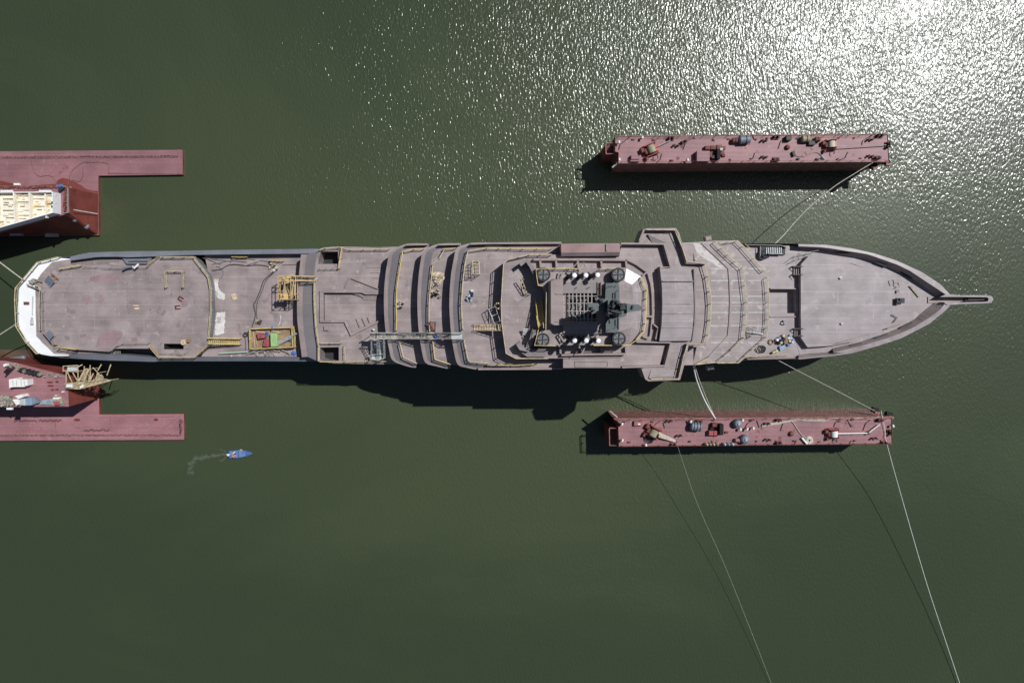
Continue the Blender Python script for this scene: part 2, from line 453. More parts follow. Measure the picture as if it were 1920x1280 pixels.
# ---------------------------------------------------------------- water
def make_water():
    m = bpy.data.materials.new('murky_green_water')
    m.use_nodes = True
    nt = m.node_tree
    L = nt.links.new
    b = nt.nodes['Principled BSDF']
    tc = nd(nt, 'ShaderNodeTexCoord')
    geo = tc.outputs['Object']
    def mapping(rz, sx, sy):
        mp = nd(nt, 'ShaderNodeMapping')
        mp.inputs['Rotation'].default_value = (0, 0, rz)
        mp.inputs['Scale'].default_value = (sx, sy, 1)
        L(geo, mp.inputs['Vector'])
        return mp.outputs[0]
    def noise(vec, scale, det=2.0, r=0.5, dist=0.0):
        n = nd(nt, 'ShaderNodeTexNoise')
        n.inputs['Scale'].default_value = scale
        n.inputs['Detail'].default_value = det
        n.inputs['Roughness'].default_value = r
        n.inputs['Distortion'].default_value = dist
        L(vec, n.inputs['Vector'])
        return n.outputs['Fac']
    def math_(op, a, bb):
        n = nd(nt, 'ShaderNodeMath', operation=op)
        for s_, v in ((n.inputs[0], a), (n.inputs[1], bb)):
            if hasattr(v, 'links'): L(v, s_)
            else: s_.default_value = v
        return n.outputs[0]
    def rng(fac, lo, hi, a, c):
        r = nd(nt, 'ShaderNodeMapRange', clamp=True, interpolation_type='SMOOTHSTEP')
        for i, v in enumerate((lo, hi, a, c)): r.inputs[i + 1].default_value = v
        L(fac, r.inputs[0])
        return r.outputs[0]
    # murk: slow silty drifts, with lens falloff painted in
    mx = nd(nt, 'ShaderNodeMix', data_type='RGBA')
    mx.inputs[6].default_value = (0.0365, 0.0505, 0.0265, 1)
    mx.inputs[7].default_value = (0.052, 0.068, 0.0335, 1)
    vignette = nd(nt, 'ShaderNodeVectorMath', operation='LENGTH')      # lens falloff put into the water colour, paler round the ship
    L(mapping(0.0, 1 / 120.0, 1 / 75.0), vignette.inputs[0])
    silt_vignette = math_('ADD', math_('MULTIPLY', noise(mapping(0.3, 1, 1.6), 0.012, 5, 0.6, 0.9), 0.95), rng(vignette.outputs['Value'], 0.1, 1.25, 0.42, 0.0))
    L(rng(silt_vignette, 0.42, 0.92, 0, 1), mx.inputs[0])
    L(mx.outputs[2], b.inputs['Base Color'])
    b.inputs['Roughness'].default_value = WATER_R
    b.inputs['IOR'].default_value = 1.36
    b.inputs['Specular IOR Level'].default_value = 0.6
    # ripples: short wind waves with crests roughly along y, cross chop, longer slow waves
    rip = noise(mapping(math.radians(-18), 1.0, 0.52), 2.5, 1.0, 0.5, 0.5)
    chop = noise(mapping(math.radians(25), 1.0, 0.8), 4.2, 1.0, 0.5, 0.2)
    swell = noise(mapping(math.radians(-10), 1.0, 0.45), 0.35, 2.0, 0.5, 0.3)
    h = math_('ADD', math_('MULTIPLY', rip, 1.0), math_('ADD', math_('MULTIPLY', chop, 0.06), math_('MULTIPLY', swell, 0.6)))
    # wind: calm in the lee of the ship and the barges, gusty in the open to the north
    sep = nd(nt, 'ShaderNodeSeparateXYZ'); L(geo, sep.inputs[0])
    gust = rng(noise(mapping(0.5, 1, 1.3), 0.045, 3, 0.55, 0.5), 0.35, 0.65, 0.78, 1.12)
    open_ = math_('MULTIPLY', rng(sep.outputs[1], 8.0, 27.0, 0.70, 1.0), rng(sep.outputs[0], -75.0, 5.0, 0.66, 1.0))
    fleck = noise(mapping(0.9, 1, 1), 0.10, 2, 0.5, 0.4)
    lee = nd(nt, 'ShaderNodeVectorMath', operation='LENGTH')         # sheltered pool between the barge and the bow
    lm = nd(nt, 'ShaderNodeMapping')
    lm.inputs['Location'].default_value = (-52 / 46.0, -9 / 13.5, 0)
    lm.inputs['Scale'].default_value = (1 / 46.0, 1 / 13.5, 0)
    L(geo, lm.inputs['Vector']); L(lm.outputs[0], lee.inputs[0])
    shelter = rng(math_('ADD', lee.outputs['Value'], math_('MULTIPLY', noise(geo, 0.09, 3, 0.6, 0.5), 0.9)), 1.0, 1.6, 0.42, 1.0)
    wind = math_('MULTIPLY', math_('MULTIPLY', gust, open_), shelter)
    bp = nd(nt, 'ShaderNodeBump')
    bp.inputs['Strength'].default_value = 1.0
    L(math_('MULTIPLY', wind, WAVE_A), bp.inputs['Distance'])
    L(h, bp.inputs['Height'])
    L(bp.outputs[0], b.inputs['Normal'])
    b.inputs['Coat Weight'].default_value = COAT_W
    b.inputs['Coat Roughness'].default_value = COAT_R
    b.inputs['Coat IOR'].default_value = 1.33
    bp2 = nd(nt, 'ShaderNodeBump')
    bp2.inputs['Strength'].default_value = 1.0
    L(math_('MULTIPLY', wind, WAVE_A * 0.5), bp2.inputs['Distance'])
    L(h, bp2.inputs['Height'])
    L(bp2.outputs[0], b.inputs['Coat Normal'])
    s = MB()
    R_ = 2500.0
    s.add([(-R_, -R_, 0), (R_, -R_, 0), (R_, R_, 0), (-R_, R_, 0)], [(0, 1, 2, 3)])
    o = s.build('water', m)
    tag(o, kind='structure')
WAVE_A, WATER_R, COAT_W, COAT_R = 0.12, 0.21, 0.4, 0.42
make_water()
# ================================================================ the ship
ZH, ZA, ZB, ZC, ZD, ZE, ZF, ZG, ZW, ZBR, ZK = 12.2, 12.9, 11.0, 14.6, 18.4, 21.6, 24.8, 27.5, 28.3, 29.1, 30.5
ship = thing('unfinished_ship', 'long unfinished ship in mauve grey primer with pointed bow and white stern rim', 'ship', P(960, 570, 0))
KEEP_WHOLE = ('roof_seam', 'terrace_seam', 'lip', 'pit_beam', 'bow_steps')
def part(mb, name, m, parent=None, gap=0.7, **kw):
    """one part, or several of the same name where the pieces stand well apart"""
    if name in KEEP_WHOLE:
        return mb.build(name, m, parent or ship, **kw)
    up = list(range(len(mb.v)))
    def find(i):
        while up[i] != i:
            up[i] = up[up[i]]; i = up[i]
        return i
    for f in mb.f:
        for k in f[1:]: up[find(k)] = find(f[0])
    groups = {}
    for i in range(len(mb.v)): groups.setdefault(find(i), []).append(i)
    boxes = [[[min(mb.v[i][a] for i in g) for a in range(3)], [max(mb.v[i][a] for i in g) for a in range(3)], g] for g in groups.values()]
    merged = True
    while merged:
        merged = False
        out = []
        for b in boxes:
            for o in out:
                if all(b[0][a] - gap < o[1][a] and o[0][a] - gap < b[1][a] for a in range(3)):
                    o[0] = [min(x, y) for x, y in zip(o[0], b[0])]; o[1] = [max(x, y) for x, y in zip(o[1], b[1])]; o[2] = o[2] + b[2]
                    merged = True
                    break
            else:
                out.append(b)
        boxes = out
    if len(boxes) == 1 or len(boxes) > 60:
        return mb.build(name, m, parent or ship, **kw)
    last = None
    for b in boxes:
        idx = {v: k for k, v in enumerate(b[2])}
        q = MB(); q.v = [mb.v[i] for i in b[2]]; q.f = [tuple(idx[k] for k in f) for f in mb.f if f[0] in idx]
        last = q.build(name, m, parent or ship, **kw)
    return last
def rail(pts, z, m='yellow', r=0.075, step=2.2, mid=1, h=1.1, parent=None, closed=False):
    line = PL(pts, z + h)
    if closed: line = line + [line[0]]
    return MB().railing(line, h, r, step, mid).build('guard_rail', m, parent or ship)

# ---- hull shell: sheer line, then two lower water lines
port = c1([(540, 213), (650, 195), (800, 165), (1200, 152), (1575, 150)]) + [(430, 468.5), (560, 467), (602, 466), (760, 466), (980, 465), (1200, 463), (1320, 461)]
fwd = [(1394, 456.4), (1455, 456.4), (1488, 456.6), (1500, 456.2), (1550, 459), (1600, 466.2), (1640, 475.2), (1682, 488.8), (1728.7, 510), (1763, 532.5), (1784.6, 552.8)]
sprit = [(1850, 553.2), (1860.8, 555), (1864, 561), (1860, 567.2), (1850, 568.5)]
back = [(1784.6, 571), (1775.4, 580), (1743, 606.7), (1690, 634), (1650, 647), (1600, 661.6), (1560, 667.6), (1500, 673.6), (1487, 672.6), (1455, 673.4), (1392, 674.7)]
stbd = [(1320, 676), (1200, 677), (1000, 678), (760, 678.5), (598, 677.6), (480, 677), (300, 677)] + c1([(1430, 1172), (1000, 1160), (570, 1135), (420, 1112)])
aft = c1([(345, 1095), (240, 985), (172, 845), (166, 690), (172, 500), (215, 400), (345, 258), (460, 230)])
def zsheer(px):
    if px < 134: return 11.35
    if px < 165: return 11.35 + (px - 134) / 31 * (ZH - 11.35)
    if px < 1340: return ZH
    if px < 1392: return ZH + (px - 1340) / 52 * 2.6
    if px < 1488: return 14.8
    if px < 1500: return 14.8 + (px - 1488) / 12 * 1.0
    return 15.8 + (px - 1500) / 360 * 1.0
outline = port + fwd + sprit + back + stbd + aft
sheer = [P(x, y, zsheer(x)) for x, y in outline]
bow_x, stern_x, mid_y = max(p.x for p in sheer), min(p.x for p in sheer), P(960, 570, 10).y
def waterline(p, px, z, kb, kx, ks):
    t = max(0.0, min(1.0, (px - 1350) / 440.0))
    u = max(0.0, min(1.0, (300 - px) / 260.0))
    y = mid_y + (p.y - mid_y) * (1 - kb * t * t - 0.10 * u * ks)
    x = p.x - t * t * kx + u * u * 6.0 * ks
    return Vector((x, y, z))
wl = [waterline(p, o[0], 5.0, 0.35, 10.0, 0.6) for p, o in zip(sheer, outline)]
wl0 = [waterline(p, o[0], -2.0, 0.62, 20.0, 1.0) for p, o in zip(sheer, outline)]
hb = MB()
hb.strip(sheer, wl, True); hb.strip(wl, wl0, True)
part(hb, 'hull', 'hull')

# gunwale and inner bulwark of the after body
pin = c1([(650, 238), (900, 205), (1090, 203)]) + [(240, 482.5), (285, 480.8), (371, 477.6), (480, 476.4), (597, 475.2)]
sin_ = [(597, 669.7), (480, 669.8), (381, 669.7), (290, 669.7), (223.6, 664.6), (142, 663.6), (128, 664)]
pout = [(132, 481.0)] + port[2:5] + [(430, 468.5), (597, 466.3)]
sout = [(599, 677.4), (480, 677), (300, 677)] + c1([(1430, 1172), (1000, 1160), (650, 1140)])
def gun(outer, inner, zo, zi, zd, n=40, name='gunwale', m='hull', m2='wall'):
    A = resample(PL(outer, zo), n); B = resample(PL(inner, zi), n)
    cap = MB().strip(A, B)
    part(cap, name, m)
    w = MB().strip(B, [Vector((p.x, p.y, zd)) for p in B])
    part(w, 'bulwark', m2)
gun(pout, pin, ZH, ZH + 0.5, 10.2)
gun(sout, sin_, ZH, ZH + 0.5, 10.2)

# ---- white stern rim
wo = [(132, 485), (106.7, 483.2), (70, 492.4), (43.7, 521.3), (35.2, 541.6), (33.6, 580), (35, 611.7), (48.8, 640), (70, 662.5), (95.5, 667.2), (132, 667.6)]
wi = [(132, 488), (97.6, 492.6), (77, 514), (66.8, 535), (66.6, 555), (66.6, 590), (69, 628), (78, 642), (101.6, 661.5), (115, 664), (132, 665.6)]
A, B = PL(wo, 11.4), PL(wi, 11.5)
part(MB().strip(A, B), 'stern_rim', 'white')
part(MB().strip(B, [Vector((p.x, p.y, 10.3)) for p in B]), 'stern_inner_wall', 'white')
part(MB().strip(A, [Vector((p.x + 1.0, p.y * 0.99, 6.0)) for p in A]), 'stern_skirt', 'white')
rail(c1([(530, 205), (340, 255), (140, 495), (135, 600), (145, 845), (235, 990), (335, 1098)]), 11.4, 'paley', 0.10, 2.5)
rail(c1([(365, 520), (362, 700), (365, 880)]), 11.5, 'paley', 0.09, 2.0)
st = MB()
for x, y, w, d, h in ((50, 568.5, 1.0, .55, .12), ):
    st.box(P(x, y, 11.46), w, d, h)
part(st, 'rust_plate', 'mrust')
st = MB(); st.box(P(61, 604, 11.47), .5, .9, .35, 0, .05); st.box(P(61, 597, 11.47), .3, .5, .3, 0, .05); st.tube([P(62, 555, 11.6), P(61, 590, 11.6)], .12, 5)
part(st, 'mooring_fitting', 'lgrey')
mt = MB()
for x, y, a in ((62, 529, .5), (67, 527, .9), (73, 536, .7), (78, 540, .7), (83, 540, .4)):
    mt.box(P(x, y, 11.6), .9, .35, .7, -a, .05)
mt.tube([P(50, 533, 12.2), P(80, 546, 12.2)], .12, 5); mt.tube([P(66, 524, 12.2), P(92, 532, 12.2)], .1, 5)
part(mt, 'mooring_roller', 'scrap')

# ---- walkway beside the after deck, with its grating ribs
wk = MB()
inner_all = PL(pin[:5] + [(300, 481)], 10.3)
wk.sheet(PL([(66, 530), (78, 512), (98, 491), (132, 486), (183, 480), (240, 480), (300, 479), (300, 560), (216, 560), (216, 667), (142, 666), (101, 663), (68, 630)], 11.5))
part(wk, 'side_walkway', 'deck')
part(MB().sheet(PL([(214, 600), (306, 600), (306, 674), (214, 670)], 8.6)), 'recess_floor', 'hull')
q = PL(c1([(1085, 204), (1122, 208), (1165, 268), (1395, 268), (1395, 200)]), ZH - .1)
part(MB().prism(q, 10.3), 'side_platform', 'hull')
sl_ = MB()
for pts in ([(1190, 216), (1360, 213)], [(1185, 248), (1362, 246)]):
    a, b = PL(c1(pts), ZH - .09); sl_.box(a.lerp(b, .5), (b - a).length, .18, .06)
part(sl_, 'platform_slot', 'dark')
gr = MB()
for i in range(34):
    x = 133 + i * 2.7
    gr.box(P(x, 489 - i * 0.13, 11.5), .10, 1.3, .14)
    gr.box(P(x + 4, 660 + i * 0.1, 11.5), .10, 1.2, .14)
part(gr, 'grating', 'side')

# ---- after deck
Ap = [(78, 545.7), (80, 530), (97.6, 510), (109.8, 503), (150, 498.5), (203, 496), (233.7, 501), (274.4, 499.4), (296.7, 481.9), (363, 481.7), (389.4, 517), (393.5, 541.6), (395.5, 582), (393.5, 612), (390.5, 633), (389.4, 647.3), (364, 670.3), (294.7, 669.9), (280.5, 653.4), (215.4, 653.6), (205, 659.3), (142, 655.4), (101.6, 647), (80, 625)]
h1 = PL([(307.7, 644), (344.2, 644.4), (344.2, 654.6), (307.7, 654.6)], ZA)
ad = part(MB().sheet(PL(Ap, ZA), [h1]), 'after_deck', 'deck')
part(MB().strip(PL(Ap, ZA), [Vector((p.x, p.y, 10.4)) for p in PL(Ap, ZA)], True), 'after_deck_wall', 'wall')
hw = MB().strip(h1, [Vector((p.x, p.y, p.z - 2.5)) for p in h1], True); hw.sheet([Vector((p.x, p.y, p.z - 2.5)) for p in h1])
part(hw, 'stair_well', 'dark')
rail(c2([(0, 205), (305, 203), (440, 380), (462, 500), (464, 700), (455, 830), (440, 960)]), ZA, 'paley', 0.10, 2.0)
rail(c2([(435, 1025), (315, 1132), (0, 1132)]) + c1([(1465, 1132), (1375, 1025)]), ZA, 'yellow', 0.08, 2.0)
rail(c1([(1450, 205), (1345, 290)]), ZA, 'yellow', 0.07, 1.5)
rail(c1([(1345, 295), (1230, 300), (1000, 300), (870, 290), (760, 290)]), ZA, 'rail', 0.045, 2.4)
rail(c1([(730, 282), (540, 312)]), ZA, 'yellow', 0.09, 2.0)
rail(c1([(1360, 1000), (1240, 1003), (1120, 1003), (1060, 1030), (1010, 1075)]), ZA, 'rail', 0.06, 1.6)
rail(c1([(690, 1058), (510, 1035)]), ZA, 'yellow', 0.10, 2.0)
rail(c1([(1470, 1000), (1470, 1090), (1575, 1095)]) + [(345, 663)], ZA, 'rail', 0.05, 2.0)
rail(c1([(385, 520), (375, 700), (380, 880), (490, 1015)]), ZA, 'rail', 0.05, 2.0)
fr = MB()
for a, b in (((46, 345), (46, 485)), ((46, 335), (205, 335)), ((203, 345), (203, 485))):
    (x1, y1), (x2, y2) = c2([a, b])
    fr.railing(PL([(x1, y1), (x2, y2)], ZA + 1.1), 1.1, .10, 1.4, 1)
tag(fr.build('guard_frame', 'paley'), 'yellow three sided guard frame of thick pipe standing alone on the after deck', 'guard frame')
# pink worn spots and outlines of plating on the after deck
sp = MB()
for pts in (c1([(830, 395), (900, 372), (1080, 362), (1120, 400), (1050, 430), (940, 448), (820, 430)]), c1([(880, 1035), (905, 960), (950, 905), (1060, 880), (1140, 900), (1110, 970), (1020, 1030)])):
    sp.sheet(PL(jag(pts, 4, 1.6), ZA + .006))
for X, Y, r in ((795, 592, 42), (932, 585, 32)):
    sp.sheet(PL(c1([(X + r * math.cos(k * .42), Y + r * math.sin(k * .42)) for k in range(15)]), ZA + .006))
sp.sheet(PL(c1([(1210, 950), (1262, 945), (1268, 985), (1215, 990)]), ZA + .006))
sp.sheet(PL(c2([(195, 610), (255, 605), (258, 660), (200, 668)]), ZA + .006))
part(sp, 'worn_pink_patch', mat('worn_pink_primer', (0.285, 0.195, 0.215), 0.5, 0.35, stain=[((0.3, 0.245, 0.245), 1.3, 0.58)]))
sp = MB()
for pts in (c1([(1095, 395), (1175, 455), (1175, 660), (1280, 690), (1390, 690), (1395, 980)]), c1([(1390, 320), (1390, 435), (1575, 440)]), c1([(735, 700), (735, 1040)])):
    for a, b in zip(pts[:-1], pts[1:]):
        a, b = P(*a, ZA), P(*b, ZA)
        sp.box(a.lerp(b, .5) + Vector((0, 0, .002)), (b - a).length + .1, .16, .03, math.atan2(b.y - a.y, b.x - a.x))
for q_ in range(0, len(sp.v), 8):
    e_ = MB(); e_.v = sp.v[q_:q_ + 8]; e_.f = [tuple(i - q_ for i in f) for f in sp.f if q_ <= f[0] < q_ + 8]; part(e_, 'plate_edge', 'lip')
# white primer band on the working deck, right under the after deck
bdeck = [(383, 474), (566, 472), (572, 540), (570, 600), (576, 672), (375, 673), (388, 646), (398, 600), (396, 540)]
part(MB().prism(PL(bdeck, ZB), ZB - .4), 'working_deck', 'deck')
wp = MB()
wp.sheet(PL(jag(c2([(500, 410), (540, 408), (535, 480), (560, 520), (600, 555), (590, 600), (540, 590), (518, 560), (505, 480)])), ZB + .006))
wp.sheet(PL(jag(c2([(520, 720), (605, 715), (598, 860), (585, 915), (505, 925), (512, 800)]), 7, 1.3), ZB + .006))
part(wp, 'white_patch', mat('bare_white_primer', (0.62, 0.61, 0.59), 0.45, 0.4, blotch=0.12, bscale=1.2, stain=[((0.34, 0.295, 0.29), 0.8, 0.55)]))

# ---- stepped tiers: outer lip, sloping fairing, flat deck
def tier(name, lip_o, lip_i, edge, rest, z, drop, zbase, holes=(), mdeck='deck', n=48, depth=3.0):
    t = thing('t', None, None, ROOT[ship.name]); t.name = name; ROOT[t.name] = ROOT[ship.name]
    t.parent = ship; t.location = (0, 0, 0)
    A = resample(smooth_line(PL(lip_o, z - drop), 5), n)
    B = resample(smooth_line(PL(lip_i, z - drop + .06), 5), n)
    E = resample(smooth_line(PL(edge, z), 5), n)
    s = MB().strip(A, B)
    s.strip(A, [Vector((p.x, p.y, zbase)) for p in A])
    s.build('lip', 'lip', t)
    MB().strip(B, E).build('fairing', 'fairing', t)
    R_ = PL(rest, z)
    d = MB().slab(E + R_, zbase, holes, depth)
    d.build('deck', mdeck, t)
    return t
lipin = lambda o, e, k=0.34: [(a[0] + (b[0] - a[0]) * k, a[1] + (b[1] - a[1]) * k) for a, b in zip(o, e)]
# pool deck
C_lo = [(566, 669.5), (561, 630), (557.5, 600), (557, 562), (559, 533.5), (562, 500), (564.5, 476.8)]
C_li = [(576.5, 668.5), (571, 630), (568, 600), (567, 562), (569, 533.5), (572, 500), (575, 476.8)]
C_e = [(598.8, 678.2), (597.3, 645), (592.5, 615), (589, 582), (588.2, 540), (590, 505), (595, 472.5)]
C_rest = [(602, 466.2), (640, 462.4), (700, 463.4), (760, 462.5), (800, 462.5), (800, 682.5), (722, 682.6), (637, 682)]
def flat(pts): return PL(pts, ZC)
hA = flat(c3([(105, 155), (265, 155), (265, 270), (80, 270)])); hB = flat(c3([(98, 1040), (272, 1036), (272, 1162), (150, 1165), (100, 1150)]))
pool = PL(c3([(130, 535), (480, 535), (520, 552), (690, 552), (690, 800), (640, 790), (390, 905), (345, 790), (130, 790)]), ZC + .45)
poolh = [Vector((p.x, p.y, ZC)) for p in pool]
tc_ = tier('pool_deck', C_lo, C_li, C_e, C_rest, ZC, .4, 10.9, [hA, hB, poolh], depth=3.2)
for h, nm in ((hA, 'stair_well'), (hB, 'stair_well')):
    MB().sheet([Vector((p.x, p.y, ZC - 3.2)) for p in h]).build(nm, 'dark', tc_)  # floor coloured dark to stand for the shade deep in the well
pm = MB()
pm.sheet(PL(c3([(95, 512), (320, 500), (372, 395), (400, 400), (640, 498), (700, 500), (700, 800), (648, 806), (382, 934), (322, 808), (96, 808)]), ZC + .45), [pool])
outer = PL(c3([(95, 512), (320, 500), (372, 395), (400, 400), (640, 498), (700, 500), (700, 800), (648, 806), (382, 934), (322, 808), (96, 808)]), ZC + .45)
pm.strip(outer, [Vector((p.x, p.y, ZC - .05)) for p in outer], True)
pm.strip(pool, [Vector((p.x, p.y, ZC - .55)) for p in pool], True)
pm.build('pool_surround', 'deck', tc_)
MB().sheet([Vector((p.x, p.y, ZC - .5)) for p in pool]).build('pool_floor', 'deck', tc_)
stp = MB()
for k, pts in enumerate(([(345, 790), (362, 780), (402, 895), (385, 905)], [(430, 775), (437, 772), (470, 850), (462, 855)], [(484, 770), (491, 768), (522, 840), (515, 842)], [(535, 762), (542, 760), (560, 810), (553, 812)])):
    q = PL(c3(pts), ZC - .2 + .1 * (k == 0)); stp.prism(q, ZC - .52)
for k in range(3):
    q = PL(c3([(400 + 40 * k, 548 + 8 * k), (470 + 20 * k, 548 + 2 * k), (520, 560 + 12 * k), (625, 560 + 12 * k), (625, 572 + 18 * k), (500, 570 + 14 * k)]), ZC - .1 - .12 * k); stp.prism(q, ZC - .5)
part(stp, 'pool_step', 'lip', tc_)
MB().box(P(*c3([(158, 862)])[0], ZC), .8, .8, .4, 0, .05).build('deck_box', 'deck', tc_)
bb = MB()
for a, b in (((360, 388), (320, 488)), ((530, 300), (690, 300)), ((560, 350), (690, 350)), ((590, 398), (680, 398))):
    a, b = c3([a, b]); a, b = P(*a, ZC), P(*b, ZC)
    bb.box(a.lerp(b, .5), (b - a).length, .12, .14, math.atan2(b.y - a.y, b.x - a.x))
part(bb, 'deck_coaming', 'deck', tc_)
part(MB().wall(PL(c3([(392, 402), (640, 500)]), ZC + .44), .35, .18), 'pool_screen', 'lip', tc_)
pt = MB()
for pts in ([(430, 350), (470, 230), (600, 225), (600, 240), (490, 250), (450, 355)], [(380, 215), (420, 200), (425, 245), (385, 250)], [(190, 380), (250, 375), (300, 450), (270, 480), (215, 430)]):
    pt.sheet(PL(c3(pts), ZC + .006))
part(pt, 'primer_patch', 'patchy', tc_)
rail(c3([(85, 1165), (85, 1020), (60, 850), (45, 600), (45, 440)]), ZC, 'paley', .11, 2.0, parent=None)
rail(c3([(78, 140), (135, 122), (270, 112), (370, 135), (730, 130)]), ZC, 'paley', .08, 2.0)
rail(c3([(300, 120), (270, 310)]), ZC, 'yellow', .09, 1.6)
rail(c3([(85, 312), (262, 308)]), ZC, 'rail', .06, 1.2)
rail(c3([(95, 1000), (290, 998)]), ZC, 'paley', .09, 1.6)
rail(c3([(322, 1025), (328, 1165)]), ZC, 'paley', .07, 1.6)
rail(c3([(95, 1172), (330, 1172), (540, 1168), (715, 1168)]), ZC, 'yellow', .08, 2.0)

D_lo = c3([(985, 1226), (940, 1222), (860, 1200), (765, 1155), (735, 1050), (705, 900), (692, 750), (688, 620), (692, 480), (705, 350), (722, 250), (745, 165), (890, 86), (1100, 82)])
D_e = c3([(990, 1192), (950, 1185), (900, 1165), (850, 1140), (828, 1040), (806, 890), (796, 750), (793, 620), (797, 480), (808, 350), (825, 250), (847, 158), (960, 120), (1100, 116)])
E_lo = c3([(1300, 1236), (1260, 1233), (1170, 1212), (1070, 1180), (1036, 1060), (1014, 920), (1002, 780), (997, 640), (1000, 500), (1011, 360), (1028, 240), (1056, 150), (1190, 85), (1400, 80)])
E_e = c3([(1310, 1200), (1275, 1195), (1220, 1175), (1163, 1150), (1138, 1050), (1112, 900), (1098, 770), (1092, 640), (1096, 500), (1108, 360), (1126, 240), (1150, 156), (1265, 120), (1400, 116)])
F_lo = c3([(1600, 1246), (1540, 1244), (1450, 1225), (1370, 1198), (1336, 1080), (1310, 920), (1297, 770), (1292, 640), (1296, 500), (1309, 360), (1334, 220), (1362, 122), (1480, 80), (1600, 75)])
F_e = c3([(1610, 1205), (1565, 1200), (1515, 1190), (1472, 1175), (1440, 1060), (1407, 910), (1391, 770), (1386, 690), (1398, 560), (1413, 400), (1434, 250), (1455, 155), (1560, 125), (1620, 118)])
td = tier('aft_terrace', D_lo, lipin(D_lo, D_e), D_e, [(900, 462.5), (900, 684)], ZD, .42, 11.0)
te = tier('aft_terrace', E_lo, lipin(E_lo, E_e), E_e, [(980, 462.5), (980, 686)], ZE, .42, 11.0)
tf = tier('aft_terrace', F_lo, lipin(F_lo, F_e), F_e, [(990, 457.5), (1100, 456.5), (1190, 456), (1300, 458), (1300, 684), (1195, 687), (1100, 688), (990, 689)], ZF, .42, 11.0)
rail(c3([(862, 150), (828, 350), (806, 500), (800, 640), (803, 780), (800, 880)]), ZD, 'yellow', .10, 2.0)
rail(c3([(835, 1000), (868, 1130), (990, 1188)]), ZD, 'paley', .09, 2.0)
rail(c3([(870, 155), (960, 132), (1050, 130)]), ZD, 'yellow', .08, 2.0)
rail(c3([(1250, 130), (1200, 215), (1140, 270), (1115, 500), (1105, 640), (1105, 800), (1110, 890)]), ZE, 'paley', .10, 2.0)
rail(c3([(1140, 985), (1160, 1150), (1300, 1195)]), ZE, 'yellow', .10, 2.0)
rail(c3([(1240, 130), (1350, 122)]), ZE, 'yellow', .08, 2.0)
rail(c3([(1465, 150), (1440, 250), (1420, 420), (1405, 640), (1412, 780), (1420, 870)]), ZF, 'paley', .11, 2.0)
rail(c3([(1430, 970), (1465, 1150), (1475, 1170)]) + c4([(330, 1115)]), ZF, 'paley', .10, 2.0)
rail(c4([(155, 215), (310, 190), (600, 195), (830, 195)]), ZF, 'yellow', .08, 2.2)
rail(c4([(400, 1125), (520, 1128), (690, 1122)]), ZF, 'yellow', .09, 2.0)
# side bulwarks of the three terraces (thin pale coping seen along both sides)
cop = MB()
cop.wall(PL(c3([(900, 96), (1090, 92)]), ZD + .1), .9, .3, down=3)
cop.wall(PL(c3([(1200, 94), (1390, 90)]), ZE + .1), .9, .3, down=3)
cop.wall(PL(c3([(1490, 88), (1575, 84)]) + [(980, 456.5), (1052, 456)], ZF + .1), .9, .3, down=3)
cop.wall(PL(c3([(1560, 1235)]) + [(990, 690.5), (1055, 690)], ZF + .1), .7, .3, down=3)
part(cop, 'side_coping', 'lip')

# ---- block G and the boat houses along the sides
G_p = [(944.3, 494), (952.5, 485.6), (992.4, 477.5), (1050, 477.5), (1058, 482.5), (1160, 482), (1163, 470), (1165, 460), (1236, 459), (1262, 500), (1262, 640), (1236, 686), (1165, 687), (1150, 676), (1080, 671.5), (967.7, 672), (949, 662.6), (942, 619), (939.6, 572), (941, 537)]
part(MB().slab(PL(G_p, ZG), ZF - .1), 'upper_deck', 'deck')
rail(c4([(800, 1075), (545, 1075), (465, 1035), (440, 860), (430, 780), (425, 650), (433, 500), (445, 315), (482, 283), (650, 243), (830, 243)]), ZG, 'paley', .10, 2.0)
for nm, pts, zt, inset in (('port', [(1052, 457.2), (1162, 457.5), (1162.5, 472.5), (1052.5, 473.8)], ZG + 1.4, 1), ('stbd', [(1056, 673), (1163, 671.5), (1163.5, 689.5), (1056, 689.5)], ZG + 1.0, -1)):
    q = PL(pts, zt)
    s = MB().prism(q, ZF)
    t = part(s, 'boat_house', 'pink' if inset == 1 else 'lip')
    if inset == 1:
        part(MB().prism([q[3], q[2], q[2] + Vector((0, -.55, -.5)), q[3] + Vector((0, -.55, -.5))], ZF), 'boat_house_ledge', 'side')
        a, b = P(1137, 458, zt), P(1137.5, 470, zt)
        part(MB().box(a.lerp(b, .5), .25, 1.1, .25), 'roof_rib', 'side')
    else:
        s = MB(); c_ = [P(1078, 677.4, zt), P(1139, 677.6, zt), P(1139, 687.4, zt), P(1078, 687.4, zt)]
        s.wall(c_, .12, .18, True); part(s, 'roof_rib', 'side')
# trays beside the funnel platform and their outer coaming
tray = MB()
for y0 in (486.3,):
    tray.wall(PL([(1000, 487), (1092, 487), (1174, 487.6)], ZG), .9, .35)
tray.wall(PL([(1052, 664.5), (1100, 663.2), (1172, 662.5)], ZG), 1.0, .3)
for x in (1012.5, 1042, 1082.5, 1126, 1172):
    tray.wall(PL([(x, 488), (x + 1, 501.5)], ZG), .9, .3)
for x in (1010, 1050, 1090, 1126, 1172):
    tray.wall(PL([(x, 650), (x + .5, 662)], ZG), .9, .3)
part(tray, 'upper_deck_rib', 'lip')
low = MB()
low.wall(PL(c5([(405, 288), (480, 325), (560, 382)]), ZG), .55, .22); low.wall(PL(c5([(570, 395), (595, 480), (606, 575), (608, 720), (604, 760), (590, 890)]), ZG), .55, .22)
low.wall(PL(c5([(525, 415), (565, 382)]), ZG), .55, .22); low.wall(PL(c5([(555, 738), (606, 738)]), ZG), .9, .3)
low.wall(PL(c5([(530, 900), (575, 915)]), ZG), .55, .22)
